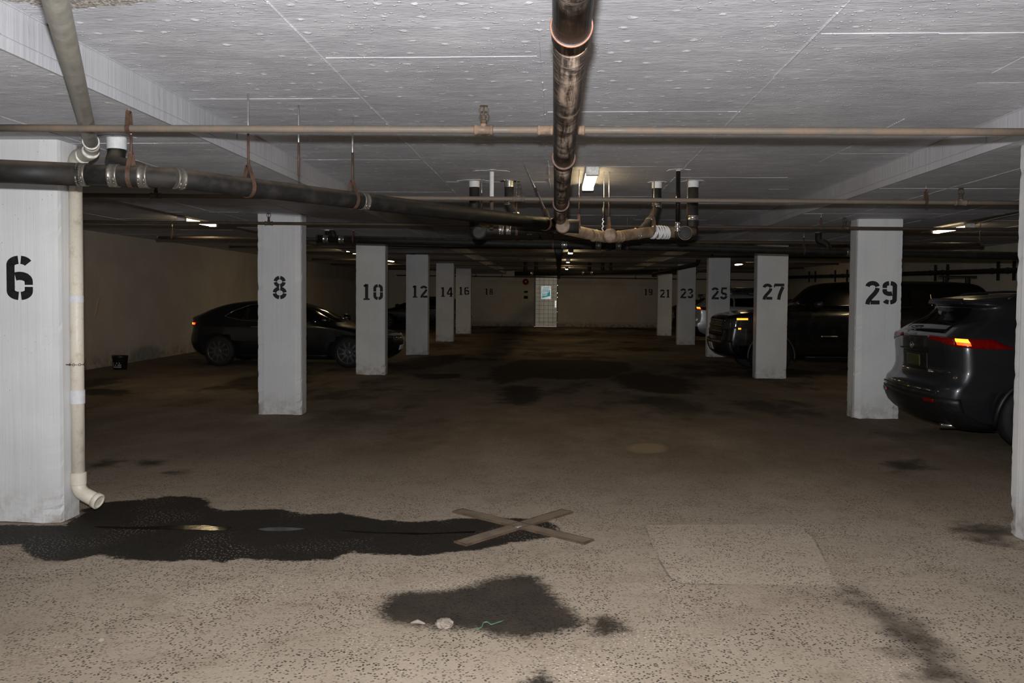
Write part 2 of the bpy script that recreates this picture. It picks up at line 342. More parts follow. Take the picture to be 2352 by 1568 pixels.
WET = [fp([(-60, 1206), (150, 1206), (196, 1168), (240, 1152), (320, 1148), (400, 1138), (470, 1142), (485, 1164), (500, 1172), (640, 1169), (700, 1180), (790, 1178), (880, 1195), (960, 1198), (1040, 1191), (1130, 1189), (1230, 1192), (1275, 1204), (1283, 1222), (1260, 1236), (1180, 1245), (1120, 1258), (1060, 1268), (950, 1277), (800, 1268), (760, 1285), (640, 1288), (545, 1281), (510, 1295), (480, 1286), (330, 1288), (260, 1279), (210, 1275), (140, 1290), (90, 1286), (40, 1252), (-60, 1252)])]
OIL = [fp([(866, 1388), (885, 1367), (930, 1358), (1000, 1355), (1080, 1345), (1130, 1326), (1200, 1316), (1245, 1326), (1262, 1350), (1310, 1392), (1335, 1415), (1350, 1428), (1330, 1447), (1270, 1460), (1190, 1468), (1120, 1455), (1050, 1447), (970, 1440), (900, 1430), (868, 1418)]),
       fp([(1352, 1422), (1390, 1408), (1440, 1432), (1448, 1448), (1400, 1462), (1350, 1456)]),
       fp([(1190, 1600), (1205, 1566), (1222, 1546), (1245, 1538), (1268, 1552), (1290, 1600)])]
STAIN = [fp([(1945, 1346), (2010, 1372), (2090, 1430), (2150, 1480), (2250, 1575), (2135, 1575), (2075, 1500), (2000, 1430)]),
         fp([(1143, 895), (1165, 884), (1240, 888), (1250, 905), (1238, 922), (1195, 932), (1152, 926)]),
         fp([(1130, 845), (1200, 825), (1330, 826), (1440, 832), (1460, 850), (1400, 868), (1300, 872), (1225, 868), (1150, 884), (1120, 868)]),
         fp([(1405, 862), (1480, 856), (1590, 872), (1590, 905), (1500, 903), (1430, 890)]),
         fp([(940, 858), (1065, 858), (1060, 868), (960, 872)]), fp([(900, 842), (960, 820), (1070, 812), (1050, 832), (960, 850)]),
         fp([(185, 892), (290, 894), (306, 902), (260, 910), (185, 908)]), fp([(512, 880), (592, 880), (592, 889), (520, 888)]),
         fp([(308, 1062), (340, 1055), (376, 1059), (370, 1068), (325, 1070)]), fp([(195, 1066), (240, 1057), (284, 1059), (270, 1070), (200, 1076)]),
         fp([(385, 1084), (415, 1080), (420, 1088), (395, 1091)]), fp([(2035, 1060), (2110, 1055), (2130, 1075), (2060, 1085)]),
         fp([(2190, 1200), (2330, 1215), (2352, 1260), (2240, 1240)])]
PATCH = [fp([(1480, 1203), (1825, 1203), (1846, 1212), (1872, 1240), (1928, 1347), (1560, 1340), (1535, 1322), (1500, 1260)])]
RING = [fp([(1487+46*math.cos(a), 1029+12*math.sin(a)) for a in np.linspace(0, 6.28, 20)[:-1]])]
xs = np.unique(np.round(np.concatenate([np.arange(XL, -5.5, .4), np.arange(-5.5, 5.5, .05), np.arange(5.5, XR, .4), [XR]]), 4))
ys = np.unique(np.round(np.concatenate([np.arange(Y0, 2, .4), np.arange(2, 8, .04), np.arange(8, 18, .08), np.arange(18, YF, .4), [YF]]), 4))
GX, GY = np.meshgrid(xs, ys); P = np.stack([GX.ravel(), GY.ravel()], 1); nx, ny = len(xs), len(ys)
gz = .004*np.sin(P[:, 0]*1.3+.4)*np.sin(P[:, 1]*.9)
idx = np.arange(nx*ny).reshape(ny, nx); quads = np.stack([idx[:-1, :-1], idx[:-1, 1:], idx[1:, 1:], idx[1:, :-1]], -1).reshape(-1, 4)
me = bpy.data.meshes.new('floor'); me.from_pydata(np.column_stack([P, gz*0]).tolist(), [], quads.tolist())
for nm, polys in (('wet', WET), ('oil', OIL), ('stain', STAIN), ('patch', PATCH), ('ring', RING)):
    v = np.max([sdist(P, q) for q in polys], 0); at = me.attributes.new(nm, 'FLOAT', 'POINT'); at.data.foreach_set('value', np.clip(v, -1, 1).astype(np.float32))
me.materials.append(MAT['floor']); me.update(); floor = bpy.data.objects.new('floor', me); COL.objects.link(floor); struct(floor)
# slabs: a high slab over the aisle and the stalls, two dropped bands over the column lines
BL0, BL1 = -5.15, -2.46; BR0, BR1 = 3.09, 5.55
def slab(mb, x0, x1, zf, up=.35):
    y0, y1 = Y0, YF
    v = [(x0, y0, zf(y0)), (x1, y0, zf(y0)), (x1, y1, zf(y1)), (x0, y1, zf(y1))]; v += [(a, b, 3.45) for a, b, c in v]
    mb.add(v, [(0, 3, 2, 1), (4, 5, 6, 7), (0, 1, 5, 4), (1, 2, 6, 5), (2, 3, 7, 6), (3, 0, 4, 7)])
def ridge_y(mb, x, y0, y1, zf, w=.006, h=.005, step=.35, gaps=.12):   # cast paint ridge along the length of the aisle
    y = y0
    while y < y1:
        e = min(y1, y+step*random.uniform(.5, 1.5)); ww = w*random.uniform(.4, 1.5); hh = h*random.uniform(.5, 1.4); dx = random.uniform(-.004, .004)
        if random.random() > gaps:
            a, b = zf(y), zf(e); mb.add([(x+dx-ww, y, a), (x+dx+ww, y, a), (x+dx+ww, e, b), (x+dx-ww, e, b), (x+dx, y, a-hh), (x+dx, e, b-hh)], [(0, 4, 5, 3), (1, 2, 5, 4), (0, 1, 4), (3, 5, 2)])
        y = e
def ridge_x(mb, y, x0, x1, zf, w=.0025, h=.0032, step=.3, gaps=.12):
    x = x0
    while x < x1:
        e = min(x1, x+step*random.uniform(.5, 1.5)); ww = w*random.uniform(.4, 1.4); hh = h*random.uniform(.5, 1.4); dy = random.uniform(-.006, .006); z = zf(y)
        if random.random() > gaps: mb.add([(x, y+dy-ww, z), (x, y+dy+ww, z), (e, y+dy+ww, z), (e, y+dy-ww, z), (x, y+dy, z-hh), (e, y+dy, z-hh)], [(0, 3, 5, 4), (1, 4, 5, 2), (0, 4, 1), (3, 2, 5)])
        x = e
mb = MB()
slab(mb, BL1, BR0, ZU); slab(mb, XL, BL0, ZU); slab(mb, BR1, XR, ZU)
for x in (-1.285, -.1, 1.245, 2.45): ridge_y(mb, x, 1.2, YF, ZU, gaps=.3 if x in (-.1, 2.45) else .04, w=.005 if x in (-.1, 2.45) else .008)
ridge_y(mb, -1.46, 1.2, 3.1, ZU, gaps=0, w=.008)
strips = [(-2.46, -1.285, 5.41), (-1.285, -.1, 4.49), (-.1, 1.245, 3.4), (1.245, 2.45, 4.15), (2.45, 3.09, 5.1)]
for x0, x1, s in strips:
    y = s
    while y < YF: ridge_x(mb, y, x0+.02, x1-.02, ZU); y += 2.43
for x0, x1, zz in ((-9.6, -7.6, 3), (-7.6, -5.15, 4.2), (5.55, 7.9, 4.1), (7.9, 10.2, 5.2)):
    ridge_y(mb, x1, 3, YF, ZU)
    y = zz
    while y < YF: ridge_x(mb, y, x0, x1, ZU); y += 2.43
struct(mb.build('ceiling', 'ceiling'))
for nm, x0, x1, offs in (('trim_1', BL0, BL1, (-4.5, -3.4)), ('trim_2', BR0, BR1, (3.75, 4.9))):     # dropped slab bands
    mb = MB(); slab(mb, x0, x1, lambda y: ZL(y)); 
    for x in offs: ridge_y(mb, x, 2, YF, ZL, gaps=.15)
    y = 3.4
    while y < YF: ridge_x(mb, y, x0, x1, ZL); y += 2.43
    b = struct(mb.build(nm, 'ceiling'))
    face = MB(); xi = x1 if x0 < 0 else x0; sgn = 1 if x0 < 0 else -1
    face.add([(xi+sgn*.004, Y0, ZL(Y0)-.003), (xi+sgn*.004, YF, ZL(YF)-.003), (xi+sgn*.004, YF, ZU(YF)+.01), (xi+sgn*.004, Y0, ZU(Y0)+.01),
              (xi-sgn*.01, Y0, ZL(Y0)-.003), (xi-sgn*.01, YF, ZL(YF)-.003)], [(0, 1, 2, 3), (0, 4, 5, 1)])
    for zo in (.055, .20):
        z0 = ZL(Y0)+zo; z1 = ZL(YF)+zo
        face.add([(xi+sgn*.004, Y0, z0-.006), (xi+sgn*.004, YF, z1-.006), (xi+sgn*.010, YF, z1), (xi+sgn*.010, Y0, z0), (xi+sgn*.004, Y0, z0+.006), (xi+sgn*.004, YF, z1+.006)], [(0, 1, 2, 3), (3, 2, 5, 4)])
    for y in np.arange(2.6, YF, 1.22):
        y += random.uniform(-.1, .1); hh = random.uniform(.06, .17); w = random.uniform(.008, .02)
        face.add([(xi+sgn*.004, y-w, ZU(y)), (xi+sgn*.004, y+w, ZU(y)), (xi+sgn*.012, y+w*.5, ZU(y)-hh), (xi+sgn*.012, y-w*.5, ZU(y)-hh*.8)], [(0, 1, 2, 3)])
    fo = face.build('band_face', 'beam', b)
def wallbox(nm, lo, hi, mat):
    return struct(MB().box(lo, hi).build(nm, mat))
wallbox('wall_left', (XL-.25, Y0, 0), (XL, YF+.25, 3.4), 'wall')
wallbox('wall_right', (XR, Y0, 0), (XR+.25, YF+.25, 3.4), 'wall')
wallbox('wall_back', (XL, YF, 0), (XR, YF+.25, 3.4), 'block')
# ------------------------------------------------------------------ stencil digits
def arc(cx, cy, rx, ry, a0, a1, n=14): return [(cx+rx*math.cos(math.radians(a)), cy+ry*math.sin(math.radians(a))) for a in np.linspace(a0, a1, n)]
W_ = .185
def digit(c):                                  # list of (polyline, stroke width), glyph height 1
    g = 4.5; R = .21
    six = [(arc(.31, .79, R, .115, 20, 90-g*2), W_), (arc(.31, .79, R, .115, 90+g*2, 180) + arc(.31, .21, R, .115, 180, 270-g*2), W_), (arc(.31, .21, R, .115, 270+g*2, 360) + [(.52, .3)], W_), ([(.52, .345), (.52, .40)] + arc(.31, .42, R, .125, 10, 118), W_)]
    if c == '6': return six
    if c == '9': return [([(.62-x, 1-y) for x, y in p], w) for p, w in six]
    if c == '8':
        o = []
        for cx, cy, rx, ry in ((.31, .745, .185, .17), (.31, .27, .222, .188)):
            for q in range(4): o.append((arc(cx, cy, rx, ry, q*90+g*1.4, q*90+90-g*1.4, 8), .15 if ry < .18 else .162))
        return o
    if c == '0': return [(arc(.31, .74, R, .165, 0+2, 90-g*1.5) [::-1] + [(.52, .53)], W_), (arc(.31, .74, R, .165, 90+g*1.5, 180) + [(.1, .53)], W_), (arc(.31, .26, R, .165, 270+g*1.5, 360) + [(.52, .49)], W_), (arc(.31, .26, R, .165, 270-g*1.5, 180) + [(.1, .49)], W_)]
    if c == '1': return [([(.30, 0.1), (.30, 1)], .2), ([(.12, .86), (.28, .95)], .13), ([(.10, .05), (.50, .05)], .10)]
    if c == '2': return [(arc(.31, .74, R, .165, 172, 8), W_), ([(.52, .70), (.50, .60), (.42, .48), (.24, .28), (.14, .14), (.11, .0)], W_), ([(.24, .085), (.62, .085)], .17)]
    if c == '3': return [(arc(.30, .745, .2, .165, 165, -10), W_), (arc(.30, .26, R, .17, 50, -165), W_), ([(.22, .52), (.36, .52)], .15), (arc(.30, .745, .2, .165, -14, -70), W_)]
    if c == '4': return [([(.44, 0.09), (.44, 1)], .18), ([(.37, .95), (.05, .36)], .15), ([(.0, .30), (.62, .30)], .14), ([(.28, .045), (.58, .045)], .09)]
    if c == '5': return [([(.12, .915), (.56, .915)], .17), ([(.16, .86), (.14, .50)], .15), (arc(.29, .29, .22, .2, 125, 8), W_), (arc(.29, .29, .22, .2, -2, -165), W_)]
    if c == '7': return [([(.02, .915), (.62, .915)], .17), ([(.02, .93), (.02, .76)], .07), ([(.54, .80), (.42, .52), (.33, .25), (.29, 0)], .2)]
def stroke2d(pl, w):
    p = np.array(pl, float); t = np.gradient(p, axis=0); t /= np.linalg.norm(t, axis=1)[:, None]+1e-9; nn = np.column_stack([-t[:, 1], t[:, 0]])*w/2
    a, b = p+nn, p-nn; k = len(p); return np.vstack([a, b]), [(i, i+1, k+i+1, k+i) for i in range(k-1)]
def number(text, c, h, parent=None, yface=None, spread=.30):      # painted on a face looking towards -Y
    mb = MB(); n = len(text); adv = h*.72; x0 = c.x-adv*n/2+h*.05
    for i, ch in enumerate(text):
        for pl, w in digit(ch):
            v, f = stroke2d(pl, w); vv = [(x0+adv*i+q[0]*h, yface-.0035, c.z-h/2+q[1]*h) for q in v]; m = len(vv)
            vv += [(a, yface+.002, b) for a, _, b in vv]; ff = list(f)
            for q in f: ff.append(tuple(j+m for j in q)[::-1])
            k = m//2
            for i2 in range(k-1): ff += [(i2, i2+m, i2+1+m, i2+1), (k+i2, k+i2+1, k+i2+1+m, k+i2+m)]
            ff += [(0, k, k+m, m), (k-1, k-1+m, 2*k-1+m, 2*k-1)]
            mb.add(vv, ff)
    return mb.build('stencilled_number', 'stencil', parent)
# ------------------------------------------------------------------ columns
def column(x0, x1, y0, y1, label, text=None, nc=None, h=.315, chip=.012, seed=0):
    r = random.Random(seed); bm = bmesh.new(); z1 = ZL(y0)+.01; nz = 70
    prof = []
    def ring(z, k):
        e = 1 + (2.2 if z < .25 else 0); pts = []; m = 7
        for (xa, ya), (xb, yb) in (((x0, y0), (x1, y0)), ((x1, y0), (x1, y1)), ((x1, y1), (x0, y1)), ((x0, y1), (x0, y0))):
            for i in range(m):
                t = i/m; x, y = xa+(xb-xa)*t, ya+(yb-ya)*t
                if i == 0:
                    j = abs(r.gauss(0, 1))*chip*.45*e*(1 if r.random() < .35 or z < .2 else .2)+.006
                    x += j*(1 if x == x0 else -1); y += j*(1 if y == y0 else -1)
                pts.append((x, y, z if k else max(0, z+r.uniform(0, .012))))
        return pts
    rings = [ring(0 if k == 0 else z1*(k/nz)**1.05, k) for k in range(nz+1)]; m = len(rings[0]); vs = [p for q in rings for p in q]; fs = []
    for a in range(nz):
        for k in range(m): fs.append((a*m+k, a*m+(k+1) % m, (a+1)*m+(k+1) % m, (a+1)*m+k))
    fs += [tuple(range(m))[::-1], tuple(nz*m+k for k in range(m))]
    mb = MB(); mb.add(vs, fs); o = mb.build('concrete_column', 'column'); tag(o, label, 'column', 'white concrete columns along the aisle')
    if text: number(text, nc, h, o, y0)
    return o
CO = [  # text, bottom-left px, bottom-right px of the front face, number centre px, thickness, what sets it apart
    ('6', (-330, 1206), (141, 1203), (45.5, 638), .26, 'nearest column on the left, stencilled 6, with a drain pipe down its side'),
    ('8', (591.5, 951.5), (692, 953.5), (642.5, 660), .26, 'white concrete column stencilled with a single 8'),
    ('10', (816.5, 860.5), (884.5, 861.5), (855.5, 670.5), .28, 'white concrete column stencilled 10, in front of the sedan bonnet'),
    ('12', (931.5, 814.5), (982.5, 816), (963.5, 669.5), .28, 'white concrete column stencilled 12'),
    ('14', (1000.5, 784), (1041, 785), (1025.5, 670.5), .28, 'white concrete column stencilled 14'),
    ('16', (1046, 766), (1081, 767), (1065.5, 668), .28, 'white concrete column stencilled 16, farthest in the left row'),
    ('29', (1960.5, 963), (2065, 961), (2023.5, 672), .3, 'white concrete column stencilled 29 beside the grey hatchback'),
    ('27', (1735, 870), (1806.5, 870), (1776, 669.5), .3, 'white concrete column stencilled 27 in front of the black pickup'),
    ('25', (1624, 820), (1675, 820), (1652.5, 673.5), .3, 'white concrete column stencilled 25 beside the pickup grille'),
    ('23', (1555, 792), (1596.5, 792), (1577.5, 673.5), .3, 'white concrete column stencilled 23'),
    ('21', (1509.5, 770.5), (1542.5, 771), (1528, 674), .3, 'white concrete column stencilled 21, farthest in the right row')]
COLS = {}
for i, (t, a, b, c, th, lab) in enumerate(CO):
    A, B = fl(*a), fl(*b); y = B.y if t == '6' else (A.y+B.y)/2; x0, x1 = atY(*a, y).x, atY(*b, y).x
    if t == '6': x0 = x1-.95
    COLS[t] = column(x0, x1, y, y+th, lab, t, atY(*c, y), seed=i+3, chip=.009 if t in '8 29' else .006)
    COLS[t+'_'] = (x0, x1, y, y+th)
c31 = fl(2316, 1224); column(c31.x, c31.x+.9, c31.y-.6, c31.y, 'chipped white column cut off by the right edge of the view', seed=40, chip=.011)
for t, c in (('18', (1123, 669.5)), ('19', (1489, 670.5))):
    p = atY(*c, YF); o = number(t, p, .30, None, YF); tag(o, 'black stencilled number %s on the far block wall' % t, 'number', 'numbers stencilled on the far wall')
# ------------------------------------------------------------------ far door
dl, dr = atY(1229.5, 749, YF).x, atY(1278.5, 749, YF).x; top = 2.62
mb = MB(); mb.box((dl, YF-.055, .02), (dr, YF-.01, top), ch=.004)
door = mb.build('door_1', 'door'); struct(door)
g = MB()
for k in range(1, 5): x = dl+(dr-dl)*(k-.15)/4.7; g.box((x-.006, YF-.0585, .03), (x+.006, YF-.05, top-.02))
for k in range(1, 13): z = .02+k*.2; g.box((dl+.01, YF-.0585, z-.006), (dr-.01, YF-.05, z+.006))
g.build('groove', simple('door_groove_shade', S(120, 104, 78), .6), door)
fr = MB(); 
for x in (dl-.05, dr): fr.box((x, YF-.09, 0), (x+.05, YF-.002, top+.03), ch=.004)
fr.build('frame', simple('door_frame_paint', S(96, 84, 68), .4), door)
MB().box((dl-.06, YF-.13, .0), (dr, YF-.01, .02)).build('threshold', 'clamp', door)
h = MB()
for z in (.22, .72, 1.42, 1.62, 2.0): h.box((dr+.016, YF-.105, z-.02), (dr+.034, YF-.09, z+.02), ch=.004)
h.build('hinge', 'chrome', door)
k = MB(); k.lathe((dr-.05, YF-.055, 1.08), (0, -1, 0), [(0, .032), (.012, .032), (.014, .012), (.05, .012), (.06, .028), (.085, .03), (.1, .018)]); k.build('knob', 'chrome', door)
MB().box((dr-.1, YF-.062, .93), (dr-.02, YF-.055, 1.26), ch=.002).build('lock_plate', 'clamp', door)
sg = atY(1254.3, 671.7, YF-.065); sw, sh = .235, .315
sn = empty('parking_sign', (sg.x, YF-.062, sg.z), 'teal and white notice fixed to the far door', 'sign')
MB().box((sg.x-sw, YF-.062, sg.z-sh), (sg.x+sw, YF-.056, sg.z+sh), ch=.002).build('panel', 'sign_white', sn)
t = MB(); y = YF-.064
def rect(mb, x0, z0, x1, z1, y=y): mb.box((sg.x+x0*sw, y, sg.z+z0*sh), (sg.x+x1*sw, y+.003, sg.z+z1*sh))
ct = MB(); xx = np.linspace(-.8, .8, 13); lo = [-.86+.30*((x+.8)/1.6)**.8+.02 for x in xx]
vv = [(sg.x+x*sw, y, sg.z+z*sh) for x, z in zip(xx, lo)]+[(sg.x+x*sw, y, sg.z+.13*sh) for x in xx]; ct.add(vv, [(i, i+1, 14+i, 13+i) for i in range(12)])
rect(ct, -.8, .18, .8, .4)
ct.build('teal_panel', 'teal', sn)
y2 = YF-.066; tx = MB()
r = random.Random(5)
for z, hh, x1, m in ((.29, .05, .74, 'a'), (.05, .06, .5, 'a'), (-.08, .05, .4, 'a'), (-.2, .04, .2, 'a'), (-.36, .05, .35, 'a'), (-.47, .04, .1, 'a')):
    x = -.72
    while x < x1: w = r.uniform(.05, .16); rect(tx, x, z-hh, min(x+w, x1), z+hh, y2); x += w+.035
    tx.build('white_text_line', 'sign_white', sn); tx = MB()
tt = MB()
for z, hh, x1 in ((.78, .07, .72), (.56, .06, .7)):
    x = -.74
    while x < x1: w = r.uniform(.07, .16); rect(tt, x, z-hh, min(x+w, x1), z+hh, y2); x += w+.05
    tt.build('teal_text_line', 'teal', sn); tt = MB()
bp = atY(1207.5, 647, YF); bl = empty('fire_bell', (bp.x, YF, bp.z), 'round red alarm bell on the far wall left of the door', 'bell')
MB().lathe((bp.x, YF, bp.z), (0, -1, 0), [(0, .06), (.03, .06), (.035, .15), (.06, .15), (.085, .135), (.11, .1), (.125, .05), (.13, .02)], 32).build('gong', 'bell_red', bl)
MB().lathe((bp.x, YF-.128, bp.z), (0, -1, 0), [(0, .025), (.012, .022), (.016, .01)]).build('centre_bolt', 'chrome', bl)
for q, (px, py, w, hh, lab) in enumerate(((1208, 670, .09, .05, 'small grey box on the far wall just under the bell'), (1208, 682.5, .10, .075, 'small dark box on the far wall, lower of the two under the bell'))):
    p = atY(px, py, YF); b = empty('junction_box', (p.x, YF, p.z), lab, 'box', 'small boxes under the bell')
    MB().box((p.x-w, YF-.05, p.z-hh), (p.x+w, YF, p.z+hh), ch=.008).build('case', 'grey_metal', b)
    MB().box((p.x-w*.8, YF-.054, p.z-hh*.7), (p.x+w*.8, YF-.049, p.z+hh*.7), ch=.003).build('cover', 'dark', b)
# ------------------------------------------------------------------ sprinkler branch lines
def V(*a): return Vector(a)
def coupling(mb, p, ax, r, L=.05):
    ax = Vector(ax).normalized(); mb.lathe(Vector(p)-ax*L/2, ax, [(0, r*1.15), (.006, r*1.42), (.014, r*1.42), (.018, r*1.22), (L-.018, r*1.22), (L-.014, r*1.42), (L-.006, r*1.42), (L, r*1.15)], 20)
def sprinkler_head(root, p, r, up=1, mat='fitting'):
    mb = MB(); mb.lathe(p, (0, 0, up), [(0, r*.9), (.02, r*.9), (.024, .013), (.034, .013), (.036, .017), (.044, .017), (.046, .008)], 14)
    q = Vector(p)+V(0, 0, up*.075); mb.torus(q, (0, 1, 0), .026, .0035, 20, 6); mb.cyl(Vector(p)+V(0, 0, up*.045), Vector(p)+V(0, 0, up*.098), .004, 8)
    mb.lathe(Vector(p)+V(0, 0, up*.099), (0, 0, up), [(0, .008), (.001, .024), (.003, .024), (.004, .006)], 16)
    mb.build('sprinkler_head', mat, root)
def clamp(root, p, ax, r, mat='clamp', w=.055, screws=True):
    ax = Vector(ax).normalized(); mb = MB(); mb.lathe(Vector(p)-ax*w/2, ax, [(0, r*1.03), (.002, r*1.07), (.012, r*1.07), (.014, r*1.045), (w-.014, r*1.045), (w-.012, r*1.07), (w-.002, r*1.07), (w, r*1.03)], 28)
    if screws:
        x, y = mb.frame(p, ax)
        side = V(0, -1, -.45); side = (side-ax*side.dot(ax)).normalized(); tng = ax.cross(side)
        for k in (-1, 1):
            c = Vector(p)+ax*k*(w/2-.012)+side*r*1.1; mb.cyl(c-tng*.014, c+tng*.014, .0065, 10); mb.cyl(c+tng*.014, c+tng*.02, .009, 6)
    return mb.build('clamp', mat, root)
def pipe_thing(name, label, cat, loc, group=None): return empty(name, loc, label, cat, group)
HANG = []
def hanger(p, r, axis, ztop, label, mat='rust', slant=V(0, 0, 0), ring=True, group='rods and rings holding up the pipes'):
    p = Vector(p); o = empty('pipe_hanger', (p.x, p.y, p.z+r), label, 'hanger', group)
    top = V(p.x, p.y, ztop)+slant; a = p+V(0, 0, r+.07)
    MB().cyl(a, top, .006, 10).build('rod', 'rod', o); MB().cyl(p+V(0, 0, r+.05), a*.55+top*.45, .0072, 10).build('rusty_rod_end', mat, o)
    if ring:
        mb = MB(); ax = Vector(axis).normalized(); side = ax.cross(V(0, 0, 1)).normalized(); R = r+.006; pts = []
        for k in range(25):
            t = math.radians(-50-260*k/24); pts.append(p+side*math.cos(t)*R+V(0, 0, 1)*math.sin(t)*R) if 0 else None
        th = np.linspace(math.radians(38), math.radians(-218), 26)
        loop = [p+side*math.cos(t)*R+V(0, 0, math.sin(t)*R) for t in th]; tip = p+V(0, 0, r+.075)
        loop = [tip+side*.012]+loop+[tip-side*.012]
        w = .013; vs = []; fs = []
        for q in loop: n_ = (q-p).normalized()*.0022; vs += [q-ax*w-n_, q+ax*w-n_, q+ax*w+n_, q-ax*w+n_]
        for i in range(len(loop)-1):
            for k in range(4): fs.append((i*4+k, i*4+(k+1) % 4, (i+1)*4+(k+1) % 4, (i+1)*4+k))
        mb.add(vs, fs, False); mb.cyl(tip-side*.016, tip+side*.016, .009, 8); mb.build('ring', mat, o)
    return o
BR = [  # depth, (px,py) left, (px,py) right, radius, material, label
    (4.75, (-60, 293.5), (2420, 303.5), .021, 'brown_pipe', 'nearest rusty brown sprinkler pipe crossing the whole view under the slab'),
    (7.98, (120, 447.5), (2420, 467), .021, 'brown_pipe', 'brown sprinkler pipe crossing in front of the lit aisle lamp, second from the camera'),
    (10.7, (120, 508.5), (2420, 527.5), .019, 'dark_brown_pipe', 'thin dark sprinkler pipe crossing the tops of columns 8 and 29')]
SPR = {0: [(1109, -1)], 1: [(359, 0), (1190, 0), (2203, 0)], 2: [(617.5, 0), (1938, 0)]}
def branch(Y, a, b, r, mat, label, sprk=(), ends=True, name='sprinkler_pipe', hook=(), couples=()):
    A, B = atY(*a, Y), atY(*b, Y); o = pipe_thing(name, label, 'pipe', A.lerp(B, .5), 'sprinkler pipes crossing the garage')
    MB().tube([A.lerp(B, t) for t in np.linspace(0, 1, 12)], r, 18).build('tube', mat, o); d = (B-A).normalized()
    def on(px): t = (atY(px, 600, Y).x-A.x)/(B.x-A.x); return A.lerp(B, t)
    if ends:
        for q, s in ((A, -1), (B, 1)): MB().lathe(q-d*s*.02, d*s, [(0, r*1.2), (.005, r*1.4), (.03, r*1.4), (.035, r*1.1)], 18).build('end_cap', mat, o)
    for px in sprk:
        p = on(px); c = MB(); coupling(c, p, d, r, .11); c.cyl(p, p+V(0, 0, r*1.9), r*.9, 14); c.build('tee_fitting', 'fitting' if Y < 6 else mat, o)
        sprinkler_head(o, p+V(0, 0, r*1.6), r, 1, 'dark_brown_pipe')
    for px in couples:
        p = on(px); c = MB(); coupling(c, p, d, r, .09); c.build('coupling', 'fitting' if Y < 6 else mat, o)
    return o, on
br = {}
br[0] = branch(*BR[0], sprk=(1109,), couples=(1250, 1322), ends=False)
br[1] = branch(*BR[1], sprk=(359, 1190, 2203), ends=False)
br[2] = branch(*BR[2], sprk=(617.5, 1938, 1480), ends=False)
far = [(14.15, (361, 545.5), (2256, 561), .024, 'dark_brown_pipe', 'sprinkler pipe with a capped left end under the left stall lamp', (700, 1240)),
       (17.4, (527, 566.5), (2030, 572), .024, 'dark_brown_pipe', 'sprinkler pipe just behind the tops of columns 10 and 27', (1210,)),
       (20.7, (640, 578.5), (1955, 592), .022, 'dark_brown_pipe', 'sprinkler pipe lit by the lamp beside column 10', (948, 1635)),
       (24.3, (715, 595), (1925, 606), .022, 'dark_brown_pipe', 'sprinkler pipe crossing above the top of column 14', (880, 1250)),
       (29.0, (760, 606), (1845, 615), .022, 'dark_brown_pipe', 'sprinkler pipe below the middle aisle lamp', (1100, 1580)),
       (34.5, (850, 617), (1790, 624.5), .022, 'dark_brown_pipe', 'sprinkler pipe below the farthest aisle lamp', (1066, 1460)),
       (38.6, (912, 632), (1740, 643), .024, 'dark_brown_pipe', 'sprinkler pipe running across the far wall above the stencilled numbers', (1093, 1153, 1460))]
for i, (Y, a, b, r, mat, lab, sp) in enumerate(far): br[3+i] = branch(Y, a, b, r, mat, lab, sp)
for i, px, lab in ((0, 287, 'rusty hook hanger on the nearest sprinkler pipe'), (1, 2123, 'rusty hanger on the second sprinkler pipe at the right'), (2, 1884, 'small hanger on the thin pipe just left of column 29'), (3, 396, 'hanger by the capped left end of the sprinkler pipe')):
    o, on = br[i]; p = on(px); zt = ZL(p.y) if (BL0 < p.x < BL1-.06 or BR0 < p.x < BR1) else ZU(p.y)
    if i == 0: p = p+V(.03, 0, 0)
    hanger(p, BR[i][3] if i < 3 else .024, (1, 0, 0), zt, lab)
p = br[3][1](2250); hanger(p, .024, (1, 0, 0), ZU(p.y), 'hanger near the right end of the sprinkler pipe under the right stall lamp')
# ------------------------------------------------------------------ grey drain and its downpipe on column 6
c6 = COLS['6_']; px_ = c6[1]+.052; vy = c6[2]+.13
R3 = .045; zt = 2.668
g0 = atZ(98, -120, zt+.02); g1 = atZ(211, 334, zt)
el = Vector((px_, vy, zt-.06))
mid = el+V(.15, -.07, .02)
down = pipe_thing('drain_pipe', 'grey plastic drain that runs along the ceiling and turns down the side of column 6', 'pipe', (px_, vy, 0))
MB().tube([g0.lerp(g1, t) for t in np.linspace(0, 1, 14)], R3, 24).build('ceiling_run', 'pvc', down)
dd = (g1-g0).normalized()
e = MB(); e.tube(bend([g1-dd*.05, g1+dd*.06, mid, el+V(0, 0, .02), el-V(0, 0, .14)], .1, 7), R3*1.13, 24); e.build('elbow', 'pvc', down)
def rim_(b, a, pr): MB().lathe(b, a, pr, 28).build('socket_rim', 'rim', down)
rim_(g1-dd*.16, dd, [(0, R3*1.02), (.004, R3*1.2), (.02, R3*1.2), (.024, R3*1.1)])
q = (mid-(g1+dd*.06)).normalized(); rim_(g1.lerp(mid, .62), q, [(0, R3*1.15), (.003, R3*1.26), (.014, R3*1.26), (.017, R3*1.15)])
rim_(mid.lerp(el, .45), (el-mid).normalized(), [(0, R3*1.14), (.003, R3*1.22), (.012, R3*1.22), (.015, R3*1.14)])
lo = .235
MB().tube([el-V(0, 0, .12), V(px_, vy, lo)], R3, 28).build('downpipe', 'pvc_white', down)
MB().lathe((px_, vy, .845), (0, 0, 1), [(0, R3), (.001, R3*1.09), (.098, R3*1.09), (.099, R3)], 28).build('white_sleeve', 'collar', down); b = MB(); b.lathe((px_, vy, 1.575), (0, 0, 1), [(0, R3), (.001, R3*1.03), (.05, R3*1.03), (.051, R3)], 28); b.build('white_sleeve', 'collar', down)
sp = MB(); sp.tube(bend([V(px_, vy, lo+.10), V(px_, vy, lo-.03), V(px_+.165, vy-.03, lo-.095)], .12, 8), R3*1.1, 28)
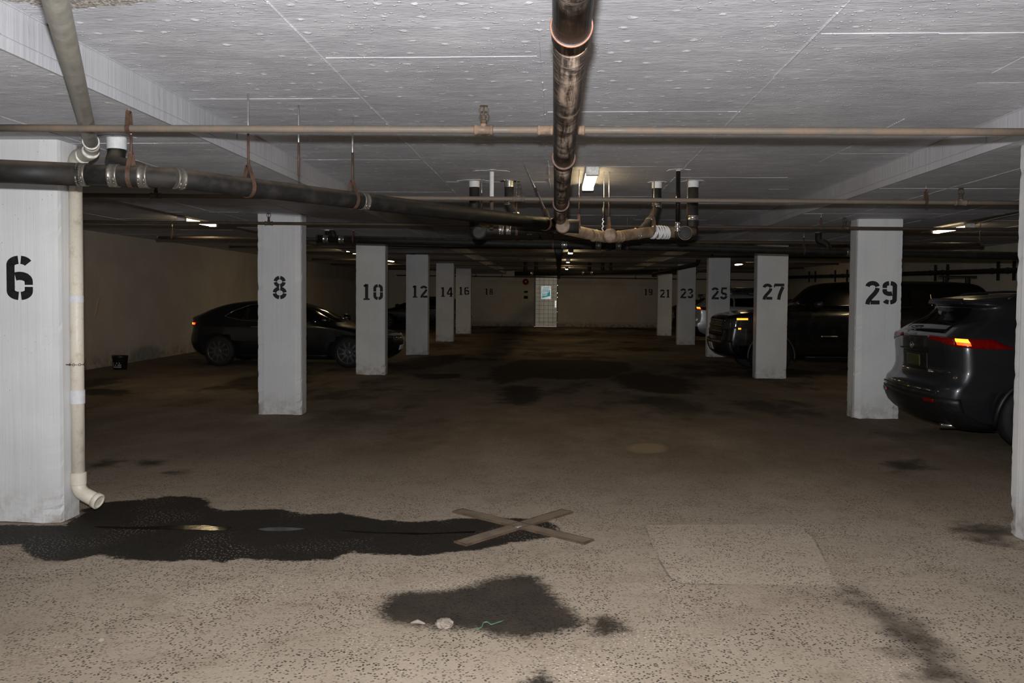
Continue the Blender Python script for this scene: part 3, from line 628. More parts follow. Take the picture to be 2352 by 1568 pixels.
sp.lathe((px_, vy, lo+.02), (0, 0, 1), [(0, R3*1.1), (.003, R3*1.2), (.085, R3*1.2), (.09, R3*1.02)], 28)
dsp = (V(px_+.165, vy-.03, lo-.095)-V(px_, vy, lo-.03)).normalized(); sp.lathe(V(px_+.165, vy-.03, lo-.095)-dsp*.035, dsp, [(0, R3*1.1), (.004, R3*1.26), (.04, R3*1.26), (.042, R3*1.1), (.043, R3*.9), (.02, R3*.88)], 28); sp.build('spout', 'pvc_white', down)
ch = MB()
for k in range(11):
    a = math.radians(150+k*24); c = V(px_+math.cos(a)*(R3+.004), vy+math.sin(a)*(R3+.004), 1.13); t = V(-math.sin(a), math.cos(a), 0); ch.torus(c, V(math.cos(a), math.sin(a), 0) if k % 2 else V(0, 0, 1), .008, .0022, 10, 5)
ch.cyl(V(px_-.085, vy-.06, 1.135), V(px_-.03, vy-.05, 1.13), .004, 6); ch.build('chain_strap', 'rust', down)
def splash(root, x, y, zt, r, R, mat='collar', h=.07, name='white_collar'):
    m = MB(); m.lathe((x, y, zt-h), (0, 0, 1), [(0, r*1.02), (.003, r*1.05), (h-.004, r*1.08), (h, r*1.1)], 24); m.build(name, mat, root)
    n = 40; rr = [R*(.7+.5*random.random()) for _ in range(n)]; rr = [(rr[k-1]+rr[k]+rr[(k+1) % n])/3 for k in range(n)]; m = MB()
    vs = [(x+math.cos(6.2832*k/n)*rr[k]*1.25, y+math.sin(6.2832*k/n)*rr[k], zt-.0035+.001*math.sin(k)) for k in range(n)]; vs += [(a, b, zt+.004) for a, b, c in vs]
    m.add(vs, [tuple(range(n)), tuple(range(n, 2*n))[::-1]]+[(k, (k+1) % n, n+(k+1) % n, n+k) for k in range(n)]); m.build('plaster_splash', mat, root)
# ------------------------------------------------------------------ black diagonal drain on the left
R1 = .061
def D1(px, py, z=2.345): return atZ(px, py, z)
a0, a1, a2, a3 = D1(-90, 389, 2.35), D1(190, 401, 2.345), D1(392, 408, 2.338), D1(1292, 518, 2.325)
dg = pipe_thing('diagonal_drain', 'black iron drain slanting from column 6 to the capped cross under the slab', 'pipe', a2)
path = bend([a0, a1.lerp(a2, .5), a2, a3], .25, 8)
MB().tube([a0, a1], R1*1.1, 24).build('tube', 'iron', dg)
MB().tube(bend([a1, a2, a3], .22, 10), R1, 24).build('tube', 'iron', dg)
for p, t in ((a1, a2-a1), (a1.lerp(a2, .36), a2-a1), (a1.lerp(a2, .70), a2-a1)): clamp(dg, p, t, R1*1.06, 'clamp_dull')
dv = (a3-a2); clamp(dg, a2+dv*.012, dv, R1, 'clamp_dull'); clamp(dg, a2.lerp(a3, .37), dv, R1, 'clamp_dull')
# wye up to the slab
wy = a1.lerp(a2, .62); tp = D1(268, 322, 2.70); tp.z = ZL(tp.y)
wm = MB(); wm.tube(bend([wy, wy+V(-.06, .14, .05), V(tp.x+.03, tp.y-.10, tp.z-.20), V(tp.x, tp.y, tp.z-.12), V(tp.x, tp.y, tp.z)], .12, 8), R1*.96, 22); wm.build('wye_branch', 'iron', dg)
splash(dg, tp.x, tp.y, tp.z, R1, .10, h=.085)
cp = MB(); dn = dv.normalized(); cp.lathe(a3-dn*.16, dn, [(0, R1*1.02), (.02, R1*1.2), (.08, R1*1.2), (.1, R1*1.05)], 26); cp.build('hub', 'iron', dg)
for t, lab in ((.03, 'rusty hook hanger at the bend of the diagonal drain'), ((D1(558, 428)-a2).length/dv.length, 'rusty ring hanger on the diagonal drain, first right of the bend'), ((D1(791, 457)-a2).length/dv.length, 'rusty ring hanger on the diagonal drain, second right of the bend'), (.93, 'slanted rusty hanger on the diagonal drain by the capped cross')):
    p = a2.lerp(a3, t) if t > .1 else a1.lerp(a2, .55); band = BL0 < p.x < BL1
    hanger(p, R1, dv if t > .1 else a2-a1, ZL(p.y) if band else ZU(p.y), lab, slant=V(-.22, 0, 0) if t > .9 else V(0, 0, 0))
p = D1(686, 441); hanger(p+V(0, 0, 0), R1, dv, ZU(p.y), 'thin bare rod on the diagonal drain between two ring hangers', ring=False)
# ------------------------------------------------------------------ central drain along the aisle
R2 = .061
cd = pipe_thing('aisle_drain', 'thick scuffed black drain hanging along the middle of the aisle towards the camera', 'pipe', (.03, 5, 2.45))
c0, c1 = V(.045, .35, 2.59), V(.012, 8.2, 2.345); c1 = atY(1286, 508, 8.15)
C = lambda y: c0.lerp(c1, (y-c0.y)/(c1.y-c0.y)); cdn = (c1-c0).normalized()
brk = [.35, 2.72, 4.93, 6.9, 8.15]
for i in range(4):
    mb = MB(); mb.tube([C(y) for y in np.linspace(brk[i], brk[i+1], 6)], R2*(1-.02*i), 30); mb.build('tube', 'scuffed', cd)
for y in (2.72, 4.93, 6.9):
    mb = MB(); mb.lathe(C(y)-cdn*.05, cdn, [(0, R2*1.02), (.003, R2*1.09), (.012, R2*1.09), (.014, R2*1.06), (.10, R2*1.06), (.102, R2)], 32); mb.build('hub', 'scuffed', cd)
    mb = MB(); mb.torus(C(y)-cdn*.045, cdn, R2*1.07, .0042, 36, 8); mb.build('copper_rim', 'copper', cd)
# capped cross joining the drains
jx = c1+V(.03, .12, -.03); cc = atY(1292, 519, 7.98)
cr = pipe_thing('drain_cross', 'capped cross fitting where the diagonal and aisle drains meet', 'pipe fitting', jx)
mb = MB(); mb.tube([cc+V(-.004, .02, 0), jx+V(0, .05, 0)], R1*1.05, 24); mb.tube([jx+V(-.14, .02, 0), jx+V(.16, .0, -.01)], R1*1.1, 24); mb.tube([jx+V(0, -.02, .02), jx+V(.0, .22, 0)], R1*1.1, 24); mb.build('body', 'iron', cr)
mb = MB(); mb.lathe(cc, (.12, -1, -.05), [(0, R1*1.12), (.03, R1*1.14), (.034, R1*1.08), (.04, R1*1.02), (.045, R1*.96)], 30); mb.build('cleanout_cap', 'tan_pipe', cr)
mb = MB(); mb.torus(cc+V(.003, -.034, -.002), (.12, -1, -.05), R1*1.06, .004, 30, 6); mb.build('cap_rim', 'copper', cr)
# ------------------------------------------------------------------ right manifold
mf = pipe_thing('right_manifold', 'dusty tan drain run with a capped elbow right of the drain cross', 'pipe', atY(1420, 535, 8.8))
q = [atY(1292, 524, 8.32), atY(1345, 536, 8.5), atY(1398, 546, 8.62), atY(1440, 540, 8.8), atY(1490, 533, 9.0), atY(1545, 534, 9.1), atY(1592, 532, 9.25)]
MB().tube(bend(q, .08, 4), .058, 24).build('tube', 'tan_pipe', mf)
el = MB(); p = atY(1402, 541, 8.5); el.lathe(p+V(0, .14, 0), (-.03, -1, 0), [(0, .05), (.02, .072), (.15, .072), (.16, .066), (.175, .064), (.18, .05)], 28); el.build('capped_elbow', 'tan_pipe', mf)
MB().torus(p+V(0, -.02, 0), (-.03, -1, 0), .068, .004, 30, 6).build('cap_rim', 'copper', mf)
for x, y, Y in ((1366, 541, 8.5), (1424, 543, 8.72), (1463, 537, 8.9)): clamp(mf, atY(x, y, Y), q[5]-q[1], .058, 'tan_pipe' if x != 1463 else 'clamp')
tw = MB(); A, B = atY(1500, 533, 9.02), atY(1532, 534, 9.08)
for k in range(9): tw.torus(A.lerp(B, k/8), (B-A)+V(0, 0, random.uniform(-.05, .05)), .063+random.uniform(0, .006), .011, 22, 6)
tw.build('tape_wrap', 'collar', mf)
rz = MB(); base = atY(1474, 531, 9.0); k1 = atY(1500, 500, 9.3); k2 = atY(1508, 478, 9.38); tp = V(k2.x, k2.y, ZU(k2.y)); rz.tube(bend([base, k1, k2, tp], .1, 6), .05, 20); rz.build('riser', 'iron', mf)
clamp(mf, V(k2.x, k2.y, k2.z+.03), (0, 0, 1), .052); clamp(mf, k1.lerp(base, .3), k1-base, .052)
splash(mf, tp.x, tp.y, tp.z, .053, .085)
r2 = atY(1590, 532, 9.3); tp = V(r2.x, r2.y, ZU(r2.y)); MB().tube(bend([r2-V(.05, 0, .02), r2+V(.0, 0, .0), tp], .07, 6), .058, 20).build('riser', 'iron', mf); clamp(mf, r2+V(0, 0, .15), (0, 0, 1), .06)
splash(mf, tp.x, tp.y, tp.z, .06, .10)
p = atY(1574, 535, 8.75); mb = MB(); mb.lathe(p+V(0, .3, 0), (0, -1, 0), [(0, .05), (.02, .07), (.26, .07), (.27, .075), (.29, .075), (.30, .06)], 26); mb.build('capped_end', 'iron', mf)
MB().torus(p+V(0, .005, 0), (0, -1, 0), .07, .0035, 28, 6).build('cap_rim', 'tan_pipe', mf)
# thin black vent
vt = atY(1559, 398, 8.5); vb = atY(1556, 528, 8.5); vp = pipe_thing('vent_pipe', 'slim glossy black vertical pipe from the slab into the right manifold', 'pipe', vb)
MB().tube([vb, V(vb.x, vb.y, ZU(vb.y))], .022, 18).build('tube', simple('glossy_black_plastic', S(16, 16, 18), .12), vp)
clamp(vp, vb+V(0, 0, .05), (0, 0, 1), .024); clamp(vp, vb+V(0, 0, .01), (0, 0, 1), .027)
splash(vp, vb.x, vb.y, ZU(vb.y), .022, .09, h=.01)
# ------------------------------------------------------------------ left manifold
lm = pipe_thing('left_manifold', 'dark drain run with shiny clamps behind the diagonal drain left of the cross', 'pipe', atY(1170, 525, 9.2))
q = [atY(1089, 532, 9.15), atY(1130, 528, 9.18), atY(1200, 526, 9.2), atY(1275, 524, 8.9)]
MB().tube(bend(q, .1, 4), .055, 22).build('tube', 'iron', lm)
mb = MB(); p = atY(1100, 531, 8.95); mb.lathe(p+V(0, .2, 0), (0, -1, -.05), [(0, .05), (.02, .075), (.17, .075), (.18, .08), (.2, .08), (.21, .06)], 26); mb.build('capped_elbow', 'iron', lm)
for x in (1151.5, 1168, 1216): clamp(lm, atY(x, 527, 9.19), (1, 0, 0), .057)
for x, yb, yt, Y, r, lab in ((1089, 526, 425, 9.3, .056, 'w'), ):
    b_ = atY(x, yb, Y); tp = V(b_.x, b_.y, ZU(b_.y)); MB().tube([b_, tp], r, 20).build('riser', 'iron', lm)
    splash(lm, tp.x, tp.y, tp.z, r, .15)
k2 = atY(1169, 470, 9.3); k1 = atY(1184, 496, 9.25); b_ = atY(1190, 522, 9.2); tp = V(k2.x, k2.y, ZU(k2.y))
MB().tube(bend([tp, k2, k1, b_], .1, 6), .05, 20).build('riser', 'iron', lm); clamp(lm, k2+V(0, 0, .02), (0, 0, 1), .052); clamp(lm, k1, k1-b_, .052)
splash(lm, tp.x, tp.y, tp.z, .052, .10, 'clamp')
cs = atY(1129, 500, 8.6); cv = pipe_thing('conduit', 'vertical conduit splashed with white plaster below the slab, left of the aisle drain', 'conduit', cs)
MB().tube([cs-V(0, 0, .12), V(cs.x, cs.y, ZU(cs.y))], .02, 16).build('tube', 'dark_brown_pipe', cv); zt_ = ZU(cs.y)
splash(cv, cs.x, cs.y, zt_, .021, .16, h=.26)
for x, y, Y, r, rg, lab in ((1106, 490, 9.0, .012, 0, 'bare rod left of the white plastered conduit'), (1329, 524, 8.45, .058, 1, 'copper coloured hanger just right of the drain cross'), (1398, 530, 8.6, .062, 1, 'copper coloured hanger over the capped elbow'), (1186, 528, 9.2, .055, 1, 'rusty hanger on the left manifold between its clamps'), (1501, 530, 9.02, .066, 1, 'rusty hanger over the white tape wrap'), (1578, 528, 9.2, .058, 0, 'pale rod beside the right end riser')):
    p = atY(x, y, Y); hanger(p, r, (1, .1, 0), ZU(p.y), lab, ring=bool(rg))
w0 = atY(1384, 530, 8.45); wr = pipe_thing('coiled_wire', 'black wire with a white twisted end hanging beside the capped elbow', 'wire', w0)
wt = atY(1387, 464, 8.6); MB().tube([w0.lerp(wt, .55), wt, V(wt.x, wt.y, ZU(wt.y))], .004, 8).build('rod', 'rod', wr); MB().tube([w0.lerp(wt, .42), w0.lerp(wt, .8)], .012, 10).build('black_sleeve', 'black', wr)
MB().tube([w0.lerp(wt, t)+V(math.cos(t*40)*.006, math.sin(t*40)*.006, 0) for t in np.linspace(0, .45, 30)], .006, 8).build('white_twist', 'collar', wr)
# ------------------------------------------------------------------ dark drain crossing behind
R4 = .062
A, B = atY(735, 548, 13.5), atY(2420, 590, 13.5)
xd = pipe_thing('crossing_drain', 'thick dark drain crossing the garage just in front of columns 10 and 27', 'pipe', A.lerp(B, .5))
MB().tube([A.lerp(B, t) for t in np.linspace(0, 1, 10)], R4, 22).build('tube', 'iron', xd); t_ = (B-A).normalized()
onx = lambda px: A.lerp(B, (atY(px, 570, 13.5).x-A.x)/(B.x-A.x))
MB().lathe(A-t_*.02, -t_, [(0, R4*1.1), (.03, R4*1.1), (.035, R4*.7)], 22).build('end_cap', 'iron', xd)
for px in (749, 785, 1296, 1374, 1420, 1950): clamp(xd, onx(px), t_, R4*1.03, w=.09)
for px, sx in ((768, -.12), (1905, -.16)):
    b_ = onx(px); tp = V(b_.x+sx, b_.y+.05, ZL(b_.y)); MB().tube(bend([b_, b_+V(sx*.3, 0, .14), tp-V(0, 0, .16), tp], .1, 6), .05, 18).build('riser', 'iron', xd)
    splash(xd, tp.x, tp.y, tp.z, .055, .09, h=.02)
b_ = onx(1400); mb = MB(); mb.lathe(b_+V(-.02, -.02, -.01), (-.1, -1, 0), [(0, .06), (.02, .075), (.09, .075), (.1, .06)], 24); mb.build('cleanout', 'iron', xd)
for px, lab in ((812, 'rusty hanger on the crossing drain near its left end'), (1440, 'rusty hanger on the crossing drain right of its clamps'), (1270, 'rusty hanger on the crossing drain left of its clamps'), (1846, 'dark hanger on the crossing drain between columns 27 and 29')):
    p = onx(px); hanger(p, R4, t_, ZL(p.y) if p.x > BR0 or p.x < BL1 else ZU(p.y), lab)
# far aisle drain, far manifold, wall drain
fd = pipe_thing('far_aisle_drain', 'dark drain running down the aisle towards the far door, seen end on', 'pipe', (.03, 20, 2.3))
p0, p1 = atY(1283, 574, 14.4), atY(1284, 637, 37.5); MB().tube([p0.lerp(p1, t) for t in np.linspace(0, 1, 8)], .065, 20).build('tube', 'iron', fd)
mb = MB(); mb.lathe(p0+V(0, .02, 0), (0, -1, 0), [(0, .07), (.05, .078), (.08, .078), (.09, .06)], 22); mb.build('end_cap', 'iron', fd)
p0, p1 = atY(1182, 628, 30.5), atY(1600, 622, 30.5); fm = pipe_thing('far_manifold', 'dark horizontal drain far down the aisle below the distant lamps', 'pipe', p0.lerp(p1, .5))
MB().tube([p0, p1], .085, 18).build('tube', 'iron', fm)
for px in (1207, 1232, 1355, 1385, 1404): 
    b_ = p0.lerp(p1, (px-1182)/418); MB().tube([b_, V(b_.x, b_.y, ZU(b_.y))], .07 if px != 1404 else .05, 14).build('riser', 'iron', fm)
for px in (1222, 1340, 1360, 1515): clamp(fm, p0.lerp(p1, (px-1182)/418), (1, 0, 0), .087, w=.09)
q0, q1 = atY(1500, 628, 26.0), atY(1600, 606, 23.6); fg = pipe_thing('far_diagonal_drain', 'short slanting drain crossing the top of column 23', 'pipe', q0.lerp(q1, .5)); MB().tube([q0, q1], .06, 16).build('tube', 'iron', fg)
MB().tube(bend([q1, q1+V(.05, -.03, .1), V(q1.x+.06, q1.y-.03, ZL(q1.y))], .06, 4), .055, 14).build('riser', 'iron', fg)
w0, w1 = atX(1806, 637, XR-.16), atX(2420, 618, XR-.16)
wd = pipe_thing('wall_drain', 'long dark drain running along the right hand wall above the cars', 'pipe', w0.lerp(w1, .5)); MB().tube([w0.lerp(w1, t) for t in np.linspace(0, 1, 8)], .062, 20).build('tube', 'iron', wd)
for i, px in enumerate((1851, 1865, 1910, 1937, 2137, 2164.5, 2279, 2315)):
    Y = atX(px, 625, XR-.16).y; p = w0.lerp(w1, (Y-w0.y)/(w1.y-w0.y)); b_ = empty('wall_bracket', (XR-.1, p.y, p.z), ('upright pipe bracket on the right wall, %s along the wall drain' % ('first', 'second', 'third', 'fourth', 'fifth', 'sixth', 'seventh', 'eighth')[i]) + ' from the far end', 'bracket', 'brackets of the wall drain')
    MB().box((XR-.05, p.y-.03, p.z-.22), (XR, p.y+.03, p.z+.22)).build('upright', 'iron', b_)
    MB().torus(p, w1-w0, .068, .008, 22, 6).build('ring', 'iron', b_); MB().cyl(V(XR-.02, p.y-.12, p.z+.13), V(XR-.02, p.y+.12, p.z+.13), .007, 8).build('cross_rod', 'iron', b_)
# ------------------------------------------------------------------ ceiling lamps
LW, LH = .062, .085
def lamp(x, y, L, label, first=None):
    z = ZU(y+L/2)
    if first:
        o = copy_tree(first); o.location = (x, y, z); o['label'] = label; return o
    o = empty('ceiling_lamp', (x, y, z), label, 'lamp', 'strip lamps under the slab')
    mb = MB(); mb.local = True; mb.box((-LW, 0, -.045), (LW, L, .0), ch=.006); mb.build('housing', 'white_plastic', o)
    for y0 in (-.03, L-.06):
        mb = MB(); mb.local = True; mb.box((-LW-.004, y0, -LH), (LW+.004, y0+.09, -.002), ch=.01); mb.build('end_cap', 'white_plastic', o)
    mb = MB(); mb.local = True; n = 10; vs = []; fs = []
    for yy in (.055, L-.055):
        for k in range(n+1): a = math.pi*k/n; vs.append((-math.cos(a)*LW, yy, -.04-math.sin(a)**.6*(LH-.045)))
    for k in range(n): fs.append((k, k+1, n+1+k+1, n+1+k))
    fs += [tuple(range(n+1))[::-1], tuple(range(n+1, 2*n+2)), (0, n+1, 2*n+1, n)]
    mb.add(vs, fs, False); mb.build('diffuser', 'lamp', o); return o
lm0 = lamp(.335, 8.25, 1.3, 'nearest lit strip lamp over the middle of the aisle')
for px, py, label in ((1311, 580, 'small lit strip lamp over the aisle, second from the camera'), (1305, 600, 'small lit strip lamp over the aisle above the far door, middle of three'), (1302, 617, 'farthest lit strip lamp over the aisle, just right of the door top'),
    (447, 509.5, 'lit strip lamp over the left stalls, nearest of the left row'), (800, 578.5, 'lit strip lamp over the left stalls beside column 10'), (892, 598.5, 'lit strip lamp seen between columns 10 and 12'),
    (2196, 526, 'lit strip lamp over the right stalls, nearest of the right row'), (1702, 606.5, 'lit strip lamp over the right stalls between columns 25 and 27')):
    Y = 20.0
    for _ in range(20): p = atZ(px, py, ZU(Y)-LH*.7); Y = p.y
    lamp(p.x, p.y-.5, 1.3, label, lm0)
for pts, lab, z in (([(330, 462), (365, 484), (395, 494), (425, 500)], 'pale cable drooping along the slab to the left stall lamp', 0), ([(2352, 487), (2290, 500), (2262, 508), (2240, 514)], 'pale cable along the slab to the right stall lamp', 0)):
    P_ = [atZ(x, y, 2.835) for x, y in pts]; tag(MB().tube(bend(P_, .5, 5), .011, 8).build('lamp_cable', 'collar'), lab, 'cable', 'cables feeding the stall lamps')
# ------------------------------------------------------------------ cars: stacked plan outlines, rear at x = 0, nose at x = L
def pchip(x, y):
    x = np.array(x, float); y = np.array(y, float); h = np.diff(x); d = np.diff(y)/h; m = np.zeros_like(y)
    for i in range(1, len(x)-1):
        if d[i-1]*d[i] > 0: w1, w2 = 2*h[i]+h[i-1], h[i]+2*h[i-1]; m[i] = (w1+w2)/(w1/d[i-1]+w2/d[i])
    m[0], m[-1] = d[0], d[-1]
    def f(t):
        t = min(max(t, x[0]), x[-1]); i = min(max(int(np.searchsorted(x, t))-1, 0), len(h)-1); s = (t-x[i])/h[i]
        return y[i]*(1+2*s)*(1-s)**2+h[i]*m[i]*s*(1-s)**2+y[i+1]*s*s*(3-2*s)+h[i]*m[i+1]*s*s*(s-1)
    return f
class Car:
    def __init__(s, knots, kr=.62, kf=.6, rr=.26, rf=.45, br=.10, bf=.22, taper=.05):
        K = list(zip(*knots)); s.z = K[0]; s.xr, s.xf, s.w = (pchip(K[0], K[i]) for i in (1, 2, 3)); s.kr, s.kf, s.rr, s.rf, s.br, s.bf, s.tp = kr, kf, rr, rf, br, bf, taper
        s.xm = (min(K[1])+max(K[2]))/2; s.hl = (max(K[2])-min(K[1]))/2
    def P(s, u, z, side=-1, off=0):
        if off:
            e = .004; p = s.P(u, z, 1); a = s.P(u+e, z, 1)-s.P(u-e, z, 1); b = s.P(u, z+e, 1)-s.P(u, z-e, 1); n = a.cross(b)
            if n.length < 1e-12: n = Vector((0, 1, 0))
            n.normalize(); c = Vector((s.xm, 0, .75))
            if n.dot(p-c) < 0: n = -n
            p = p+n*off; return Vector((p.x, p.y*side, p.z))
        xr, xf, w = s.xr(z), s.xf(z), max(.02, s.w(z)); L = xf-xr; sc = min(1, L*.42/(s.rr+s.br)), min(1, L*.42/(s.rf+s.bf))
        rr, br, rf, bf = s.rr*sc[0], s.br*sc[0], s.rf*sc[1], s.bf*sc[1]; sg = 1 if u >= 0 else -1; u = abs(u)
        a = xr+br*s.kr**2; b = xf-bf*s.kf**2
        if u <= 1: y = u*s.kr*w; x = xr+br*(u*s.kr)**2
        elif u <= 2: t = (u-1)*math.pi/2; y = s.kr*w+(1-s.kr)*w*math.sin(t); x = a+rr*(1-math.cos(t))
        elif u <= 3: y = w; x = (a+rr)+(b-rf-a-rr)*(u-2)
        elif u <= 4: t = (4-u)*math.pi/2; y = s.kf*w+(1-s.kf)*w*math.sin(t); x = b-rf*(1-math.cos(t))
        else: v = 5-u; y = v*s.kf*w; x = xf-bf*(v*s.kf)**2
        y *= 1-s.tp*((x-s.xm)/s.hl)**4
        return Vector((x, y*side*sg, z))
    def ux(s, x, z):                          # side parameter for a length position
        lo, hi = 1.0, 4.0
        for _ in range(40):
            m = (lo+hi)/2
            if s.P(m, z).x < x: lo = m
            else: hi = m
        return (lo+hi)/2
    def patch(s, mb, corners, nu=10, nz=5, off=.006, side=-1, th=.01):
        c = [(s.ux(q[1], q[2]), q[2]) if q[0] == 'x' else q for q in corners]; vs = []
        for lay in (off, off-th):
            for i in range(nu+1):
                for j in range(nz+1):
                    a, b = i/nu, j/nz
                    u = (c[0][0]*(1-a)+c[1][0]*a)*(1-b)+(c[3][0]*(1-a)+c[2][0]*a)*b; z = (c[0][1]*(1-a)+c[1][1]*a)*(1-b)+(c[3][1]*(1-a)+c[2][1]*a)*b
                    p = s.P(u, z, side, lay); vs.append(p)
        m = (nu+1)*(nz+1); fs = []
        g = lambda i, j, l=0: l*m+i*(nz+1)+j
        for i in range(nu):
            for j in range(nz): fs += [(g(i, j), g(i+1, j), g(i+1, j+1), g(i, j+1)), (g(i, j, 1), g(i, j+1, 1), g(i+1, j+1, 1), g(i+1, j, 1))]
        for i in range(nu): fs += [(g(i, 0), g(i, 0, 1), g(i+1, 0, 1), g(i+1, 0)), (g(i, nz), g(i+1, nz), g(i+1, nz, 1), g(i, nz, 1))]
        for j in range(nz): fs += [(g(0, j), g(0, j+1), g(0, j+1, 1), g(0, j, 1)), (g(nu, j), g(nu, j, 1), g(nu, j+1, 1), g(nu, j+1))]
        mb.add(vs, fs, True); return mb
    def body(s, name, mat, root, wheels, wr, arch=.05, depth=.32):
        zs = np.concatenate([np.linspace(s.z[i], s.z[i+1], 5)[:-1] for i in range(len(s.z)-1)]+[[s.z[-1]]])
        us = np.concatenate([np.linspace(0, 1, 5)[:-1], np.linspace(1, 2, 9)[:-1], np.linspace(2, 3, 17)[:-1], np.linspace(3, 4, 9)[:-1], np.linspace(4, 5, 5)])
        vs = []; n = 0
        for z in zs:
            R = [s.P(u, z, -1) for u in us]+[s.P(u, z, 1) for u in us[1:-1][::-1]]; n = len(R); vs += R
        fs = [(i*n+k, i*n+(k+1) % n, (i+1)*n+(k+1) % n, (i+1)*n+k) for i in range(len(zs)-1) for k in range(n)]
        fs += [tuple(range(n))[::-1], tuple((len(zs)-1)*n+k for k in range(n))]
        mb = MB(); mb.local = True; mb.add(vs, fs, True); o = mb.build(name, mat)
        o.data.materials.append(MAT['dark'])
        cut = MB(); cut.local = True
        for x in wheels:
            for sd in (-1, 1): cut.cyl((x, sd*1.3, wr), (x, sd*(max(s.w(z) for z in s.z)-depth), wr), wr+arch, 40)
        co = cut.build('cutter', 'dark'); md = o.modifiers.new('b', 'BOOLEAN'); md.operation = 'DIFFERENCE'; md.object = co; md.solver = 'EXACT'; md.material_mode = 'TRANSFER'
        dg = bpy.context.evaluated_depsgraph_get(); me2 = bpy.data.meshes.new_from_object(o.evaluated_get(dg)); o.modifiers.clear(); o.data = me2; me2.name = name
        bpy.data.objects.remove(co); o.parent = root; return o
def L_(): m = MB(); m.local = True; return m
def wheel(root, x, y, r, spokes, mat, w=.22):
    sg = 1 if y > 0 else -1; a = V(0, sg, 0); c = V(x, y, r)
    t = L_(); t.lathe(c-a*w, a, [(0, r*.70), (.004, r*.80), (.02, r*.95), (.05, r), (w-.05, r), (w-.02, r*.95), (w-.004, r*.8), (w, r*.72), (w-.02, r*.68)], 40); o = t.build('tyre', 'rubber', root)
    m = L_(); m.lathe(c-a*.10, a, [(0, r*.3), (.0, r*.64), (.02, r*.66), (.085, r*.70), (.094, r*.72), (.098, r*.70), (.09, r*.665), (.03, r*.62), (.02, r*.2)], 40)
    rim = m.build('rim', mat, o); 
    k = L_()
    for i in range(spokes):
        t_ = 2*math.pi*i/spokes+.2; d = V(math.cos(t_), 0, math.sin(t_)); q = V(-math.sin(t_), 0, math.cos(t_)); vs = []
        for rad, wd, dp in ((.05, .034, -.012), (r*.42, .022, -.006), (r*.68, .017, -.008)):
            for sgn, ly in ((-1, 0), (1, 0), (1, -.02), (-1, -.02)): vs.append(c+d*rad+q*wd*sgn+a*(dp+ly))
        fs = [(i2*4+j, i2*4+(j+1) % 4, (i2+1)*4+(j+1) % 4, (i2+1)*4+j) for i2 in range(2) for j in range(4)]+[(8, 9, 10, 11), (3, 2, 1, 0)]; k.add(vs, fs)
    k.lathe(c-a*.03, a, [(0, .06), (.02, .06), (.026, .05), (.03, .02)], 20); k.build('spokes', mat, rim)
    d = L_(); d.lathe(c-a*.11, a, [(0, r*.5), (.012, r*.5)], 24); d.build('brake_disc', 'grey_metal', o)
def car_root(name, label, loc, flip=False):
    o = empty(name, loc, label, 'car'); o.rotation_euler = (0, 0, math.pi if flip else 0); return o
def both(car, name, mat, root, corners, **k):
    for s in (-1, 1): m = L_(); car.patch(m, corners, side=s, **k); m.build(name, mat, root)
def cross(car, name, mat, root, u0, z0, u1, z1, nu=20, nz=6, **k):  # across the middle of the rear or nose
    m = L_(); car.patch(m, [(-u0, z0), (u0, z0), (u1, z1), (-u1, z1)], nu=nu, nz=nz, **k) if u0 < 2 else None; m.build(name, mat, root)
def nose(car, name, mat, root, v0, z0, v1, z1, **k):              # v: half extent from the middle of the nose
    m = L_()
    for s in (-1, 1): car.patch(m, [(5-v0, z0), (5, z0), (5, z1), (5-v1, z1)], side=s, **k)
    m.build(name, mat, root)
def mirror_(root, x, y, z, mat):
    for s in (-1, 1):
        m = L_(); m.lathe((x+.02, s*(y+.03), z+.05), (-1, 0, 0), [(-.12, .015), (-.11, .05), (-.05, .075), (0, .085), (.03, .085), (.04, .07)], 16)
        m.box((x-.03, min(s*(y-.06), s*(y+.02)), z-.01), (x+.03, max(s*(y-.06), s*(y+.02)), z+.02), ch=.005); m.build('door_mirror', mat, root)
